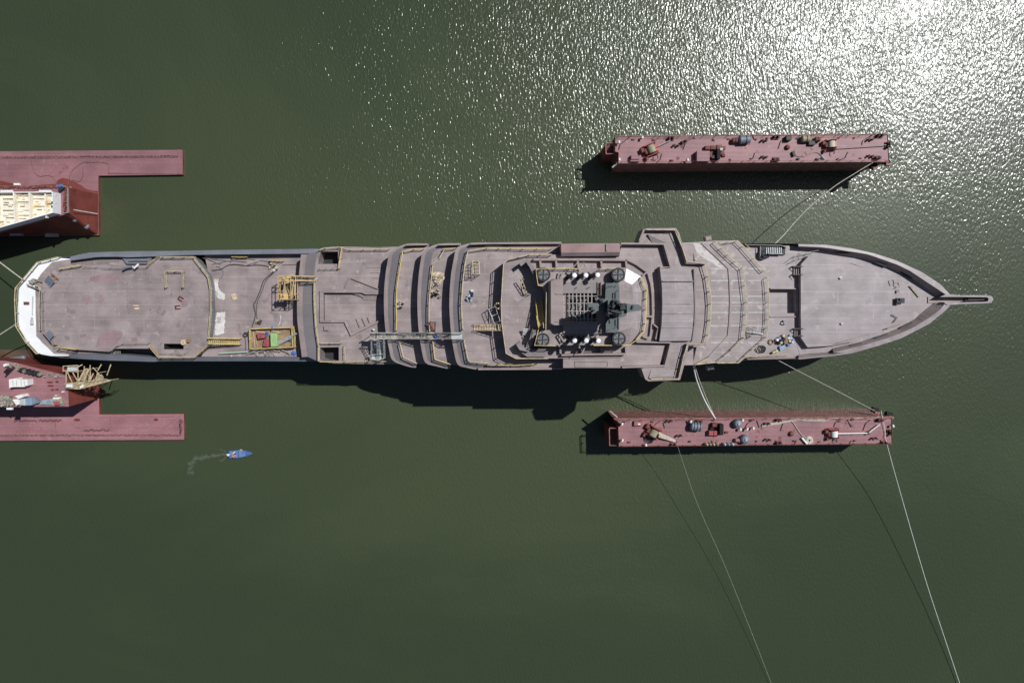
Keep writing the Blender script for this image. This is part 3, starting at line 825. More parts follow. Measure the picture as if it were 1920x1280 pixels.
low.wall(PL(c5([(612, 800), (650, 830), (630, 920)]), ZG), .9, .25)
part(low, 'low_coaming', 'lip')
# curved wind screens aft of the funnel platform
ws = MB()
ws.wall(PL(c4([(575, 330), (625, 295), (665, 345), (690, 400), (700, 490)]), ZG), 2.2, .6)
ws.wall(PL(c4([(690, 840), (665, 920), (630, 1000), (585, 985), (560, 945)]), ZG), 2.0, .8)
ws.wall(PL(c4([(585, 985), (640, 1025), (780, 1025)]), ZG), 1.2, 1.3)
part(ws, 'wind_screen', 'side')

# ---- funnel platform
K_p = [(1005, 503.5), (1174.7, 502.8), (1202, 518), (1205.7, 528), (1213, 545), (1212.5, 587), (1211, 604), (1208, 618), (1197, 635), (1180, 646.8), (1002, 647.3), (1008, 626), (1015, 620.7), (1023, 618), (1023, 550), (1017, 536), (1009, 535)]
hole = PL([(1064, 551.5), (1119, 551.5), (1119, 601), (1064, 601)], ZK)
part(MB().slab(PL(K_p, ZK), ZG - .1, [hole], 5.0), 'funnel_platform', 'deck')
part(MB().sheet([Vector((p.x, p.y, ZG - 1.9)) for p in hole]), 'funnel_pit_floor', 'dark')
# forward crown of the platform: sloping facets round a raised top
top = PL([(1150, 528), (1171, 526.7), (1184.6, 533.6), (1187.6, 556), (1187.6, 584.6), (1184.6, 613.5), (1160, 621), (1150, 621)], ZK + 1.25)
edg = PL([(1150, 503.5), (1174.7, 503.2), (1202, 518.5), (1206, 545), (1206, 590), (1199, 622), (1178, 645.5), (1150, 646)], ZK + .06)
part(MB().sheet(top), 'crown_top', 'deck')
for i in range(7):
    nm = 'white' if i == 1 else ('fore' if i in (2, 3, 4) else 'deck')  # sunward facet is white, its glare put into the colour
    part(MB().add([top[i], top[i + 1], edg[i + 1], edg[i]], [(0, 1, 2, 3)]), 'crown_facet', nm)
part(MB().add([top[0], edg[0], edg[7], top[7]], [(0, 1, 2, 3)]), 'crown_facet', 'side')
rail(g1([(1250, 395), (980, 385), (720, 383), (290, 395), (310, 580), (340, 760), (430, 770)]), ZK, 'yellow', .085, 1.8)
rail(g3([(300, 395), (500, 382), (650, 380), (840, 380)]), ZK, 'yellow', .075, 1.8)
rail(g3([(1195, 580), (1230, 680), (1325, 860), (1305, 1050), (1300, 1280)]) + g4([(1290, 430), (1255, 590), (1100, 780), (930, 890), (500, 900), (150, 900)]), ZK, 'yellow', .10, 1.8)
rail(g2([(720, 910), (260, 900), (345, 560)]), ZK, 'yellow', .09, 1.8)
rail([(1023.5, 618), (1024.5, 548)], ZK, 'paley', .08, 1.8)
# casing with rounded after end
cas = [(1033, 527), (1040, 524), (1056, 523.4), (1056, 609), (1040, 609.5), (1033, 606)]
ct, cb = PL(cas, ZK + 2.2), PL([(1027, 528), (1036, 523), (1056, 523), (1056, 611), (1036, 611), (1027, 607)], ZK)
part(MB().frustum(ct, cb), 'funnel_casing', 'lip')
cr = MB().wall(PL([(1041, 551), (1060, 551), (1060, 603), (1041, 603)], ZK + 2.2), .15, .12)
part(cr, 'casing_coaming', 'side')
sw = MB()
sw.prism(PL([(1056, 602.5), (1121, 602.5), (1121, 626), (1056, 626)], ZK + 1.2), ZK)
sw.prism(PL([(1056, 529), (1118, 529), (1118, 549.5), (1056, 549.5)], ZK + .8), ZK)
part(sw, 'side_casing', 'side')
bars = MB()
for i in range(7):
    x = 1067 + i * 7.1
    bars.tube([P(x, 550, ZK + .6), P(x, 603, ZK + .6)], .11, 4)
for y in (555, 568.5, 583, 598):
    bars.tube([P(1063, y, ZK + .62), P(1120, y, ZK + .62)], .08, 4)
part(bars, 'pit_beam', 'rail')
pp = MB()
for x, y, r, h in ((1068, 557, .7, 4), (1074, 557, .6, 4.2), (1072, 583, 1.0, 4.3), (1083, 585, .9, 4), (1094, 560, .7, 3.2), (1100, 592, .6, 3.8), (1088, 570, .8, 3.4), (1108, 575, .7, 4.2)):
    b_ = P(x, y, ZK); b_.z = ZG - 1.9
    pp.lathe(b_, [(r, 0), (r, h), (r * .55, h + .05), (r * .5, h - .3)], 12)
part(pp, 'exhaust_bundle', 'wall')
# exhaust pipes with white caps
for x, y, lean in ((1077, 516.4, .3), (1098.5, 516.2, .3), (1120.5, 515.6, .3), (1077.5, 638.5, .1), (1099.5, 638.5, .1), (1122, 639, .1)):
    z1 = ZK + (3.6 if y < 560 else 3.0)
    b0 = P(x, y, z1); foot = Vector((b0.x - .55, b0.y, ZK))
    s = MB(); s.tube([foot, b0], .34, 12); s.box(foot, .3, 1.5, .1, .785); s.box(foot, 1.5, .3, .1, .785)
    t = part(s, 'exhaust_pipe', 'dark')
    cpm = MB(); cpm.lathe(b0, [(.37, -.3), (.38, 0), (.32, .12), (.18, .17)], 18); cpm.build('pipe_cap', 'cream_pipe', t)
# four round ventilators
for x, y in ((1019, 514.5), (1017.5, 637), (1159, 515), (1160.5, 635)):
    z1 = ZK + 1.7 if x > 1100 else ZK + .9
    c = P(x, y, z1); r = .98
    b0 = Vector((c.x, c.y, ZK)); h = z1 - ZK
    s = MB(); s.lathe(b0, [(r * 1.02, 0), (r, h)], 28)
    s.torus(c, r * .98, .13, 28, 6)
    t = part(s, 'ventilator', 'dark')
    g_ = MB().lathe(c - Vector((0, 0, .02)), [(r * .9, -.12), (r * .88, .0), (r * .8, .03)], 24); g_.build('ventilator_grille', 'wall', t)
    s = MB(); s.box(c + Vector((0, 0, .02)), r * 1.6, .12, .1); s.box(c + Vector((0, 0, .02)), .12, r * 1.6, .12)
    for k in range(6):
        a = k * math.pi / 3 + .3
        s.tube([c + Vector((math.cos(a) * .3, math.sin(a) * .3, .05)), c + Vector((math.cos(a) * .85, math.sin(a) * .85, .05))], .03, 4)
    s.build('ventilator_cross', 'dark', t)
# small pipes, brackets on the platform
br = MB()
for a, b, z in ((g1([(800, 470)])[0], g1([(760, 680)])[0], .5), (g1([(870, 480)])[0], g1([(800, 650)])[0], .5), (g1([(820, 640)])[0], g1([(790, 690)])[0], 1.6)):
    br.tube([P(*a, ZK + z), P(*b, ZK + z)], .12, 5)
for X, Y in ((1175, 800), (1440, 800)):
    p = P(*g1([(X, Y)])[0], ZK); br.tube([p, p + Vector((0, 0, 1.6))], .06, 5)
for X, Y in ((45, 800), (285, 800)):
    p = P(*g3([(X, Y)])[0], ZK); br.tube([p, p + Vector((0, 0, 1.6))], .06, 5)
br.tube(PL(g2([(980, 610), (830, 640), (800, 670), (900, 830)]), ZK + .9), .14, 5)
br.tube(PL(g2([(1000, 600), (860, 690)]), ZK + .9), .12, 5)
br.tube(PL(g2([(1200, 860), (1245, 960)]), ZK + .6), .14, 5); br.tube(PL(g2([(1390, 870), (1310, 1050)]), ZK + .3), .08, 5)
br.tube(PL(g2([(750, 870), (810, 930)]), ZK + .6), .1, 5); br.lathe(P(*g2([(905, 785)])[0], ZK), [(.25, 0), (.25, .6), (.1, .7)], 10)
br.tube(PL(g2([(1425, 640), (1435, 760)]), ZK + 2.6), .13, 5)
tr = c4([(1000, 345), (1045, 300), (1060, 340), (1085, 305), (1100, 350)])
br.tube(PL(tr, ZK + 1.6), .1, 5)
br.box(P(*g1([(800, 710)])[0], ZK), .5, .35, .9, .2, .05); br.box(P(*g2([(235, 590)])[0], ZK), .2, .2, .2)
part(br, 'platform_piping', 'rail')
stf = MB(); stf.wall(PL(g3([(230, 690), (230, 970), (300, 970), (300, 690)]), ZK), .8, .08)
stf.wall(PL(g4([(215, 540), (215, 630), (300, 630), (300, 540)]), ZK), .8, .08)
part(stf, 'platform_box_frame', 'lip')

# ---- mast: base panel, trunk, cross arms
ZM = ZK + 1.6
part(MB().prism(PL(g3([(420, 705), (700, 705), (720, 860), (715, 1120), (400, 1120)]), ZM), ZK), 'mast_base_panel', 'mast')
part(MB().prism(PL(g4([(500, 300), (715, 300), (715, 560), (640, 630), (560, 620), (420, 620), (420, 420)]), ZM), ZK), 'mast_base_panel', 'mast')
lines = MB()
for a, b in (((575, 920), (575, 1060)), ((630, 920), (630, 1060)), ((575, 950), (690, 860)), ((420, 830), (500, 770)), ((520, 800), (560, 760)), ((600, 800), (640, 760))):
    lines.tube(PL(g3([a, b]), ZM + .15), .07, 4)
for a, b in (((630, 330), (630, 470)), ((590, 530), (680, 470)), ((450, 590), (500, 560)), ((500, 340), (510, 420)), ((690, 300), (690, 540))):
    lines.tube(PL(g4([a, b]), ZM + .15), .07, 4)
part(lines, 'mast_cable_tray', 'dark')
trk = MB()
base = PL([(1134, 566), (1157, 566), (1157, 592), (1134, 592)], ZK); topp = PL([(1140, 562), (1160, 562), (1160, 588), (1140, 588)], 41.0)
trk.frustum(topp, base); part(trk, 'mast_trunk', 'mast')
Z1 = 41.0
def mslab(pts, z, th=.5, m='mast', nm='mast_platform'):
    return part(MB().prism(PL(pts, z), z - th), nm, m)
mslab(c5([(345, 640), (400, 632), (430, 640), (500, 642), (522, 655), (525, 680), (515, 692), (410, 705), (400, 735), (365, 748), (340, 740), (345, 700)]), 41.2, .7)
mslab(c5([(405, 640), (500, 642), (522, 655), (525, 680), (515, 692), (408, 704)]), 41.8, .5)
mslab(c5([(95, 635), (205, 628), (240, 650), (250, 680), (185, 705), (130, 718), (108, 700), (95, 670)]), 39.2, .7)
mslab(c5([(230, 628), (345, 620), (345, 720), (250, 720)]), 40.0, .6, 'dark')
mslab(c5([(262, 630), (300, 628), (300, 642), (262, 644)]), 40.6, .3, 'mast')
mslab(c5([(150, 590), (205, 596), (345, 610), (370, 640), (240, 650), (165, 625)]), 39.0, .6)
mslab(c5([(255, 690), (345, 680), (350, 745), (290, 760), (260, 740)]), 38.4, .6)
dt = MB()
for X, Y, z, sx, sy, sz in ((300, 640, 41, .5, 1.2, .7), (325, 625, 41, .4, .4, 1.2), (370, 660, 41.2, .8, .9, .5), (320, 700, 41, 1.6, .4, .4), (290, 710, 40, .5, .4, 1.0), (240, 635, 39.4, .6, .4, .9), (200, 610, 39.2, .5, .4, .7), (270, 740, 38.6, .6, .3, 1.0), (450, 665, 41.8, .25, .5, .3), (125, 670, 39.4, .3, .3, .4), (140, 690, 39.4, .25, .25, .5), (345, 650, 41.2, .5, .3, 1.4), (310, 665, 40.2, .9, .5, 1.0)):
    dt.box(P(*c5([(X, Y)])[0], z), sx, sy, sz, random.uniform(-.3, .3), .04)
for a, b, z in (((250, 660), (345, 655), 41.3), ((250, 690), (345, 690), 41.2), ((255, 620), (260, 740), 40.9), ((320, 610), (322, 750), 41.1), ((200, 600), (210, 640), 39.6)):
    dt.tube(PL(c5([a, b]), z), .12, 5)
for X, Y, z in ((300, 620, 41), (350, 640, 41), (330, 730, 41), (240, 700, 39)):
    p = P(*c5([(X, Y)])[0], z); dt.tube([p, p + Vector((0, 0, 2.6))], .05, 5)
part(dt, 'mast_fitting', 'dark', gap=.2)
brc = MB()
for a, b in (((120, 690, 38.6), (250, 690, 33)), ((500, 660, 40.8), (380, 670, 34)), ((300, 610, 38.8), (300, 660, 32)), ((300, 740, 38), (300, 700, 32)), ((180, 610, 38.6), (270, 655, 34))):
    brc.tube([P(*c5([a[:2]])[0], a[2]), P(*c5([b[:2]])[0], b[2])], .3, 6)
part(brc, 'mast_brace', 'mast')
# life buoy shaped lamps and ladder on the wall by the platform, white cone heaps
# ---- bridge deck with its two wings
W_p = c5([(490, 152), (530, 45), (560, 40), (790, 38), (815, 75), (850, 200), (880, 305), (1035, 312), (1060, 420), (1075, 540), (1083, 640), (1080, 760), (1062, 880), (1038, 968), (890, 968), (872, 1050), (858, 1110), (822, 1240), (800, 1244), (570, 1250), (545, 1235), (512, 1146), (700, 1128), (745, 945), (660, 938), (686, 800), (690, 620), (672, 480), (658, 352), (742, 345), (690, 168)])
bd = part(MB().slab(PL(W_p, ZW), ZF - .1), 'bridge_deck', 'deck')
for pts in (c5([(500, 140), (535, 52), (560, 46), (788, 44), (808, 80), (842, 200), (872, 312), (1030, 318)]), c5([(1032, 960), (884, 962), (865, 1050), (850, 1110), (818, 1234), (572, 1244), (552, 1232), (522, 1150)])):
    part(MB().wall(PL(pts, ZW), .95, .3, down=2.5), 'wing_bulwark', 'lip')
rail(c5([(560, 45), (790, 48), (855, 200), (885, 300), (1030, 318), (1060, 420), (1076, 540), (1083, 640), (1077, 770), (1060, 890), (1040, 962), (890, 962), (862, 1060), (820, 1238), (600, 1240)]), ZW, 'paley', .10, 1.9)
part(MB().wall(PL(c5([(350, 160), (690, 163), (745, 345), (660, 350)]), ZG), 1.2, .28), 'deck_coaming', 'lip')
part(MB().wall(PL(c5([(360, 1140), (700, 1128), (745, 945), (475, 938)]), ZG), 1.1, .28), 'deck_coaming', 'lip')
# sloping sides of the wing wells
for pts, z0 in ((c5([(570, 85), (725, 150), (610, 155)]), .5), (c5([(580, 1230), (790, 1215), (740, 1158), (605, 1155)]), .25)):
    q = PL(pts, ZW + .02); q[0].z += z0
    if len(q) == 4: q[1].z += z0
    part(MB().prism(q, ZW - .3), 'wing_well', 'side')
R_p = c5([(672, 356), (918, 356), (932, 450), (940, 560), (942, 660), (940, 760), (930, 860), (918, 933), (668, 935), (686, 800), (692, 640), (688, 500)])
part(MB().prism(PL(R_p, ZBR), ZW - .1), 'bridge_roof', 'fore')
rr = MB()
for Y in (455, 525, 637, 713, 826):
    a, b = P(*c5([(690, Y)])[0], ZBR), P(*c5([(936, Y)])[0], ZBR)
    rr.box(a.lerp(b, .5), (b - a).length, .16, .10)
part(rr, 'roof_seam', 'patchy')
part(MB().wall(PL(c5([(690, 458), (936, 458)]), ZBR), .3, .12), 'roof_rib', 'side')
part(MB().wall(PL(c5([(940, 360), (945, 560), (948, 660), (944, 800), (925, 935)]), ZW), .5, .2), 'roof_rib', 'side')
# forward stairs well between wing and roof: dark slots

# ---- forward tiers
T2 = [(1250, 456), (1284, 455), (1300, 454), (1340, 451.5)] + c6([(285, 115), (410, 230), (540, 345), (555, 500), (570, 620), (575, 660), (568, 760), (560, 850), (548, 965), (440, 1070), (300, 1185), (120, 1205)]) + [(1290, 683), (1250, 683)]
Z2, Z3 = 23.6, 20.6
sl = [PL(c5(p), Z2) for p in ([(852, 185), (930, 175), (952, 298), (875, 298)], [(885, 988), (966, 982), (938, 1104), (868, 1108)])]
part(MB().slab(PL(T2, Z2), 11.0, sl, 3.0), 'forward_terrace', 'patchy')
for h in sl: part(MB().sheet([Vector((p.x, p.y, Z2 - 3.0)) for p in h]), 'stair_well', 'side')
part(MB().sheet(PL(jag(c6([(95, 125), (165, 124), (240, 192), (396, 343), (330, 343), (215, 270), (130, 215)]), 5, 1.0), Z2 + .006)), 'white_patch', 'wpatch')  # blotchy white patch on the terrace corner
part(MB().wall(PL(c6([(165, 122), (405, 348), (415, 480), (420, 640), (415, 800), (400, 945), (230, 1130)]), Z2), .18, .16), 'terrace_coaming', 'lip')
rail(c6([(292, 112), (410, 228), (540, 345), (558, 500), (575, 650), (568, 760), (560, 850), (548, 965)]), Z2, 'paley', .075, 2.0)
rail(c6([(548, 968), (440, 1075), (310, 1180), (130, 1200)]), Z2, 'paley', .075, 2.0)
rail(c6([(110, 1205), (235, 1140)]), Z2, 'yellow', .07, 2.0)
T3 = [(1338, 451.2)] + c6([(490, 98), (545, 152), (640, 262), (735, 372), (750, 480), (760, 560), (772, 650), (768, 800), (752, 962), (620, 1075), (505, 1185), (350, 1192)]) + [(1345, 680)]
part(MB().slab(PL(T3, Z3), 11.0), 'forward_terrace', 'patchy')
rail(c6([(330, 120), (490, 100), (545, 152), (640, 262), (733, 372)]), Z3, 'paley', .075, 2.0)
rail(c6([(755, 430), (765, 560), (770, 650), (765, 800), (750, 960), (620, 1075), (500, 1186), (310, 1188)]), Z3, 'paley', .075, 2.0)
for pts in (c6([(735, 375), (830, 355)]), c6([(750, 425), (830, 405)])):
    rail(pts, Z3 - 1.5, 'paley', .05, .6)
rr = MB()
for Y in (455, 595, 650, 738, 855, 350, 1005):
    for x0, x1, z in ((250, 410, Z2), (430, 545, Z2), (580, 735, Z3)):
        a, b = P(*c6([(x0, Y)])[0], z), P(*c6([(x1, Y)])[0], z)
        rr.box(a.lerp(b, .5), (b - a).length, .13, .025)
part(rr, 'terrace_seam', 'lgrey')
for k in range(2):
    cc = c6([(215, 85)])[0] if k == 0 else c6([(235, 1222)])[0]
    part(MB().box(P(*cc, 17), 1.2, .9, 1.0, .2, .2), 'hull_lamp_box', 'lip')

# ---- foredeck, sunken pit, bow deck
ZFD, ZBD = 14.0, 15.1
fd = [(1392, 462), (1455, 460), (1497, 461), (1508, 465), (1512, 560), (1508, 668), (1487, 670), (1392, 671), (1375, 671), (1375, 462)]
pit = PL(c6([(775, 525), (1012, 528), (1015, 745), (775, 748)]), ZFD + .3)
pith = [Vector((p.x, p.y, ZFD)) for p in pit]
part(MB().slab(PL(fd, ZFD), ZFD - 1.5, [pith], 1.6), 'foredeck', 'fore')
part(MB().sheet([Vector((p.x, p.y, ZFD - 1.3)) for p in pit]), 'pit_floor', 'fore')
part(MB().wall(PL(c6([(770, 775), (1018, 775), (1018, 528), (775, 525)]), ZFD), .3, .22), 'pit_coaming', 'lip')
BD = c6([(1050, 322), (1062, 300), (1120, 238), (1300, 262), (1517, 308)]) + c7([(140, 258), (310, 310), (560, 395), (622, 460), (557, 492), (555, 730), (607, 760), (570, 815), (380, 905), (200, 955), (0, 1008)]) + c6([(1517, 1000), (1300, 1035), (1112, 1048), (1052, 962)])
part(MB().slab(PL(BD, ZBD + .1), ZFD - .1), 'helideck', 'fore')
bow = c6([(1050, 165), (1180, 172), (1400, 195), (1517, 222)]) + c7([(0, 175), (260, 218), (400, 258), (560, 320), (730, 405), (850, 490), (940, 558), (1000, 595), (1030, 615), (930, 635), (850, 700), (760, 780), (630, 858), (450, 925), (260, 988), (0, 1050)]) + c6([(1517, 1062), (1300, 1092), (1112, 1105), (1040, 1112), (1010, 1000), (1005, 250)])
def zdk(x): return ZFD + .012 + (ZBD - ZFD) * max(0, min(1, (x - 1490) / 290.0))
bw = [P(x, y, zdk(x)) for x, y in bow]
part(MB().sheet(bw), 'bow_deck', 'fore')
# bulwark: inner face from the deck up to the coping, coping to the sheer line
pb_o = [(1497, 456.2), (1550, 459), (1600, 466.2), (1640, 475.2), (1682, 488.8), (1728.7, 510), (1763, 532.5), (1782, 552)]
pb_i = c6([(1030, 150), (1250, 160)]) + c7([(0, 128), (330, 180), (600, 275), (720, 333), (850, 420), (960, 492), (1060, 558)])
pb_b = c6([(1020, 165), (1180, 172), (1400, 197), (1517, 222)]) + c7([(0, 175), (260, 218), (400, 258), (560, 320), (730, 405), (850, 490), (940, 560), (985, 590)])
sb_o = [(1782, 572), (1775.4, 580), (1743, 606.7), (1690, 634), (1650, 647), (1600, 661.6), (1560, 667.6), (1497, 673.4)]
sb_i = c7([(1050, 625), (1000, 690), (900, 765), (760, 850), (640, 908), (460, 968), (290, 1020), (0, 1090)]) + c6([(1517, 1083), (1300, 1115), (1030, 1140)])
sb_b = c7([(1000, 620), (930, 637), (850, 702), (760, 782), (630, 860), (450, 927), (260, 990), (0, 1052)]) + c6([(1517, 1064), (1300, 1094), (1112, 1107), (1030, 1114)])
def zs(p): return p
for o, i, b in ((pb_o, pb_i, pb_b), (sb_o, sb_i, sb_b)):
    A = resample([P(x, y, zsheer(x) + .01) for x, y in o], 44); B = resample([P(x, y, zsheer(x) + .05) for x, y in i], 44)
    C_ = resample([P(x, y, zdk(x)) for x, y in b], 44)
    part(MB().strip(A, B), 'bulwark_coping', 'fore')
    part(MB().strip(B, C_), 'bulwark', 'lip')
# slots at the foot of the bulwark
slots = MB()
for a, b in (((400, 252), (500, 292)), ((632, 345), (732, 400))):
    p, q = PL(c7([a, b]), ZBD + .02)
    slots.box(p.lerp(q, .5), (q - p).length, .22, .12, math.atan2(q.y - p.y, q.x - p.x))
for a, b in (((630, 858), (738, 806)), ((400, 950), (510, 916)), ((170, 1024), (275, 1000))):
    p, q = PL(c7([a, b]), ZBD + .05)
    slots.box(p.lerp(q, .5), (q - p).length, .25, .14, math.atan2(q.y - p.y, q.x - p.x))
part(slots, 'freeing_port', 'dark')
# bowsprit trough
so = PL([(1776, 551), (1800, 553.3), (1850, 553.2), (1860.8, 555), (1864, 561), (1860, 567.2), (1850, 568.5), (1800, 570.3), (1776, 572)], 16.75)
si = PL([(1762, 556.5), (1800, 556.6), (1850, 557.3), (1853, 558.3), (1854, 561.3), (1852, 564.6), (1848, 565.6), (1800, 566.8), (1770, 567)], 16.75)
sbt = [Vector((p.x, p.y, 15.0)) for p in si]
part(MB().strip(so, si), 'bowsprit_coping', 'fore')
part(MB().strip(si, sbt), 'bowsprit_side', 'lip')
part(MB().sheet([Vector((p.x, p.y, 15.12)) for p in PL([(1740, 556), (1800, 555.5), (1852, 556.5), (1856, 561), (1852, 566), (1800, 568), (1740, 568)], 15.12)]), 'bowsprit_floor', 'lip')
fr = MB(); fr.box(P(1826, 561.5, 15.15), 3.6, .5, .3); fr.box(P(1843, 561, 15.15), 1.6, .7, .5); fr.tube(PL([(1815, 562), (1845, 562)], 16.2), .12, 6)
part(fr, 'anchor_roller', 'dark')
# bow fittings
ht = MB(); ht.box(P(*c7([(620, 608)])[0], ZBD), 1.5, .9, .5, 0, .08); ht.box(P(*c7([(600, 630)])[0], ZBD), .8, .5, .3, 0, .05); ht.box(P(*c7([(632, 596)])[0], ZBD + .5), .5, .4, .25, 0, .04)
part(ht, 'deck_hatch', 'dark')
pl = MB()
for X, Y in ((545, 445), (590, 470)):
    pl.wall(PL(c7([(X - 25, Y - 18), (X + 18, Y - 30), (X + 30, Y + 12), (X - 10, Y + 25)]), ZBD + .11), .12, .08, True)
pl.tube(PL(c7([(555, 735), (605, 765), (570, 808)]), ZBD + .4), .1, 5); pl.tube(PL(c7([(510, 865), (620, 830)]), ZBD + .3), .1, 5)
pl.box(P(*c7([(612, 520)])[0], ZBD), .25, .5, .2)
part(pl, 'deck_fitting', 'lip')
stn = MB().add([P(*p, ZBD + .006) for p in c7([(712, 470), (730, 468), (815, 570), (800, 578)])], [(0, 1, 2, 3)])
part(stn, 'rust_streak', 'khaki')
for X, Y, fn in ((1407, 432, c6), (1417, 836, c6), (80, 398, c7), (92, 819, c7)):
    c = P(*fn([(X, Y)])[0], ZBD + .25)
    s = MB().lathe(c, [(.22, 0), (.22, .18), (.1, .22)], 10); s.box(c + Vector((-.12, 0, 0)), .35, .2, .12)
    part(s, 'deck_socket', 'white' if fn is c7 else 'lgrey')
# steps from foredeck to bow deck
for X0, X1, Y0, Y1 in ((975, 1062, 330, 402), (982, 1068, 882, 946)):
    s = MB()
    for k in range(4):
        x = X0 + 14 + (X1 - X0 - 10) * k / 4
        a, b = P(*c6([(x, Y0)])[0], ZFD + .3 + .25 * k), P(*c6([(x + 12, Y1)])[0], ZFD + .3 + .25 * k)
        s.box((a + b) / 2 - Vector((0, 0, .08)), abs(b.x - a.x), abs(a.y - b.y), .08)
    for Y in (Y0, Y1):
        a, b = P(*c6([(X0, Y)])[0], ZFD + .1), P(*c6([(X1, Y)])[0], ZBD + .3)
        s.tube([a, b], .14, 4); s.tube([a, a + Vector((0, 0, .9))], .12, 4); s.tube([a + Vector((0, 0, .9)), b + Vector((0, 0, .7))], .06, 4)
    part(s, 'bow_steps', 'lip')
rail(c6([(985, 265), (1050, 215), (1210, 185)]), ZBD - .4, 'rail', .05, 1.2)
rail(c6([(1000, 280), (1090, 235), (1200, 215)]), ZBD - .4, 'rail', .05, 1.2)
# side machinery well on the port foredeck: grating, fairlead rings
mw = MB()
mw.box(P(*c6([(790, 190)])[0], ZFD), 4.6, 1.5, .5, 0, .05)
part(mw, 'machinery_well', 'dark')
bl = MB()
for k in range(9):
    X = 745 + k * 16
    bl.box(P(*c6([(X, 190)])[0], ZFD + .5), .10, 1.2, .12)
bl.tube(PL(c6([(760, 215), (890, 218)]), ZFD + .9), .1, 5); bl.tube(PL(c6([(690, 150), (690, 240)]), ZFD + .9), .07, 5)
part(bl, 'well_grating', 'galv')
for X, Y in ((740, 215), (705, 230)):
    part(MB().torus(P(*c6([(X, Y)])[0], ZFD + .35), .7, .2, 20, 8), 'fairlead_ring', 'dark')
rail(c6([(560, 130), (620, 185)]), ZFD, 'paley', .05, 1.2)
part(MB().wall(PL(c6([(560, 140), (860, 146), (905, 165)]), ZFD), 1.0, .12), 'inner_bulwark', 'side')
part(MB().wall(PL(c6([(560, 1150), (985, 1140)]), ZFD), .9, .15), 'inner_bulwark', 'lip')
rail(c6([(570, 1128), (720, 1120), (960, 1112)]), ZFD, 'yellow', .05, 1.8)
# ================================================================ things standing on the ship
def px(fn, X, Y, z): return P(*fn([(X, Y)])[0], z)
def item(mb, name, m, label, cat, group=None, **kw):
    return tag(mb.build(name, m, **kw), label, cat, group)

# tan stair tower with its gangway to the pool deck
base = px(c2, 1170, 500, ZB)
t = thing('stair_tower', 'tan tubular stair tower with a gangway reaching across to the pool deck', 'stair tower', base)
zt = ZC + 1.6
x0, x1, y0, y1 = 1090, 1252, 378, 598
s = MB()
for X in (1090, 1152, 1208, 1252):
    for Y in (378, 425, 545, 598):
        if X in (1152,) and Y == 545: continue
        a = px(c2, X, Y, zt); s.tube([Vector((a.x, a.y, ZB)), a], .07, 4)
for z in (zt, zt - 1.1, ZB + 2.2, ZB + .4):
    ring = [px(c2, X, Y, zt) for X, Y in ((1090, 378), (1252, 378), (1252, 598), (1090, 598))]
    ring = [Vector((p.x, p.y, z)) for p in ring]
    s.tube(ring + [ring[0]], .08, 4)
for a, b in (((1090, 425), (1252, 425)), ((1152, 378), (1152, 545)), ((1208, 378), (1208, 598)), ((1090, 545), (1160, 545)), ((1235, 430), (1215, 590))):
    s.tube([px(c2, *a, zt), px(c2, *b, zt)], .08, 4)
s.build('tower_frame', 'tan', t)
s = MB()
for X0, X1, Y0, Y1, z in ((1090, 1212, 548, 598, ZB + 3.6), (1152, 1208, 385, 425, ZC + .4)):
    q = [px(c2, X0, Y0, z), px(c2, X1, Y0, z), px(c2, X1, Y1, z), px(c2, X0, Y1, z)]
    s.prism(q, z - .1)
s.build('landing', 'tan', t)
s = MB()
s.stairs(px(c2, 1180, 430, ZB + .3), px(c2, 1172, 560, ZB + 3.6), .8, 10)
s.stairs(px(c2, 1225, 560, ZB + 3.6), px(c2, 1228, 430, ZC + .4), .7, 8)
s.build('stair_flight', 'paley', t)
s = MB().prism([px(c2, 1215, 385, ZC + .5), px(c2, 1440, 390, ZC + .5), px(c2, 1465, 400, ZC + .5), px(c2, 1440, 425, ZC + .5), px(c2, 1215, 425, ZC + .5)], ZC + .4)
s.build('gangway', 'scrap', t)
for Y in (380, 424):
    MB().railing([px(c2, 1215, Y, zt), px(c2, 1425, Y + 4, zt)], 1.1, .12, 1.6, 1).build('gangway_rail', 'tan', t)

# yellow access stair from the after deck
a, b = px(c2, 735, 988, ZB), px(c2, 445, 978, ZA)
t = thing('access_stair', 'bright yellow access stair sloping from the after deck to the working deck', 'stair', a)
MB().stairs(a, b, 1.05, 16).build('stair_flight', 'yellow', t)
for dy in (-26, 26):
    MB().railing([px(c2, 738, 985 + dy, ZB + 1.0), px(c2, 445, 978 + dy, ZA + 1.0)], 1.0, .12, 1.0, 1).build('stair_rail', 'yellow', t)

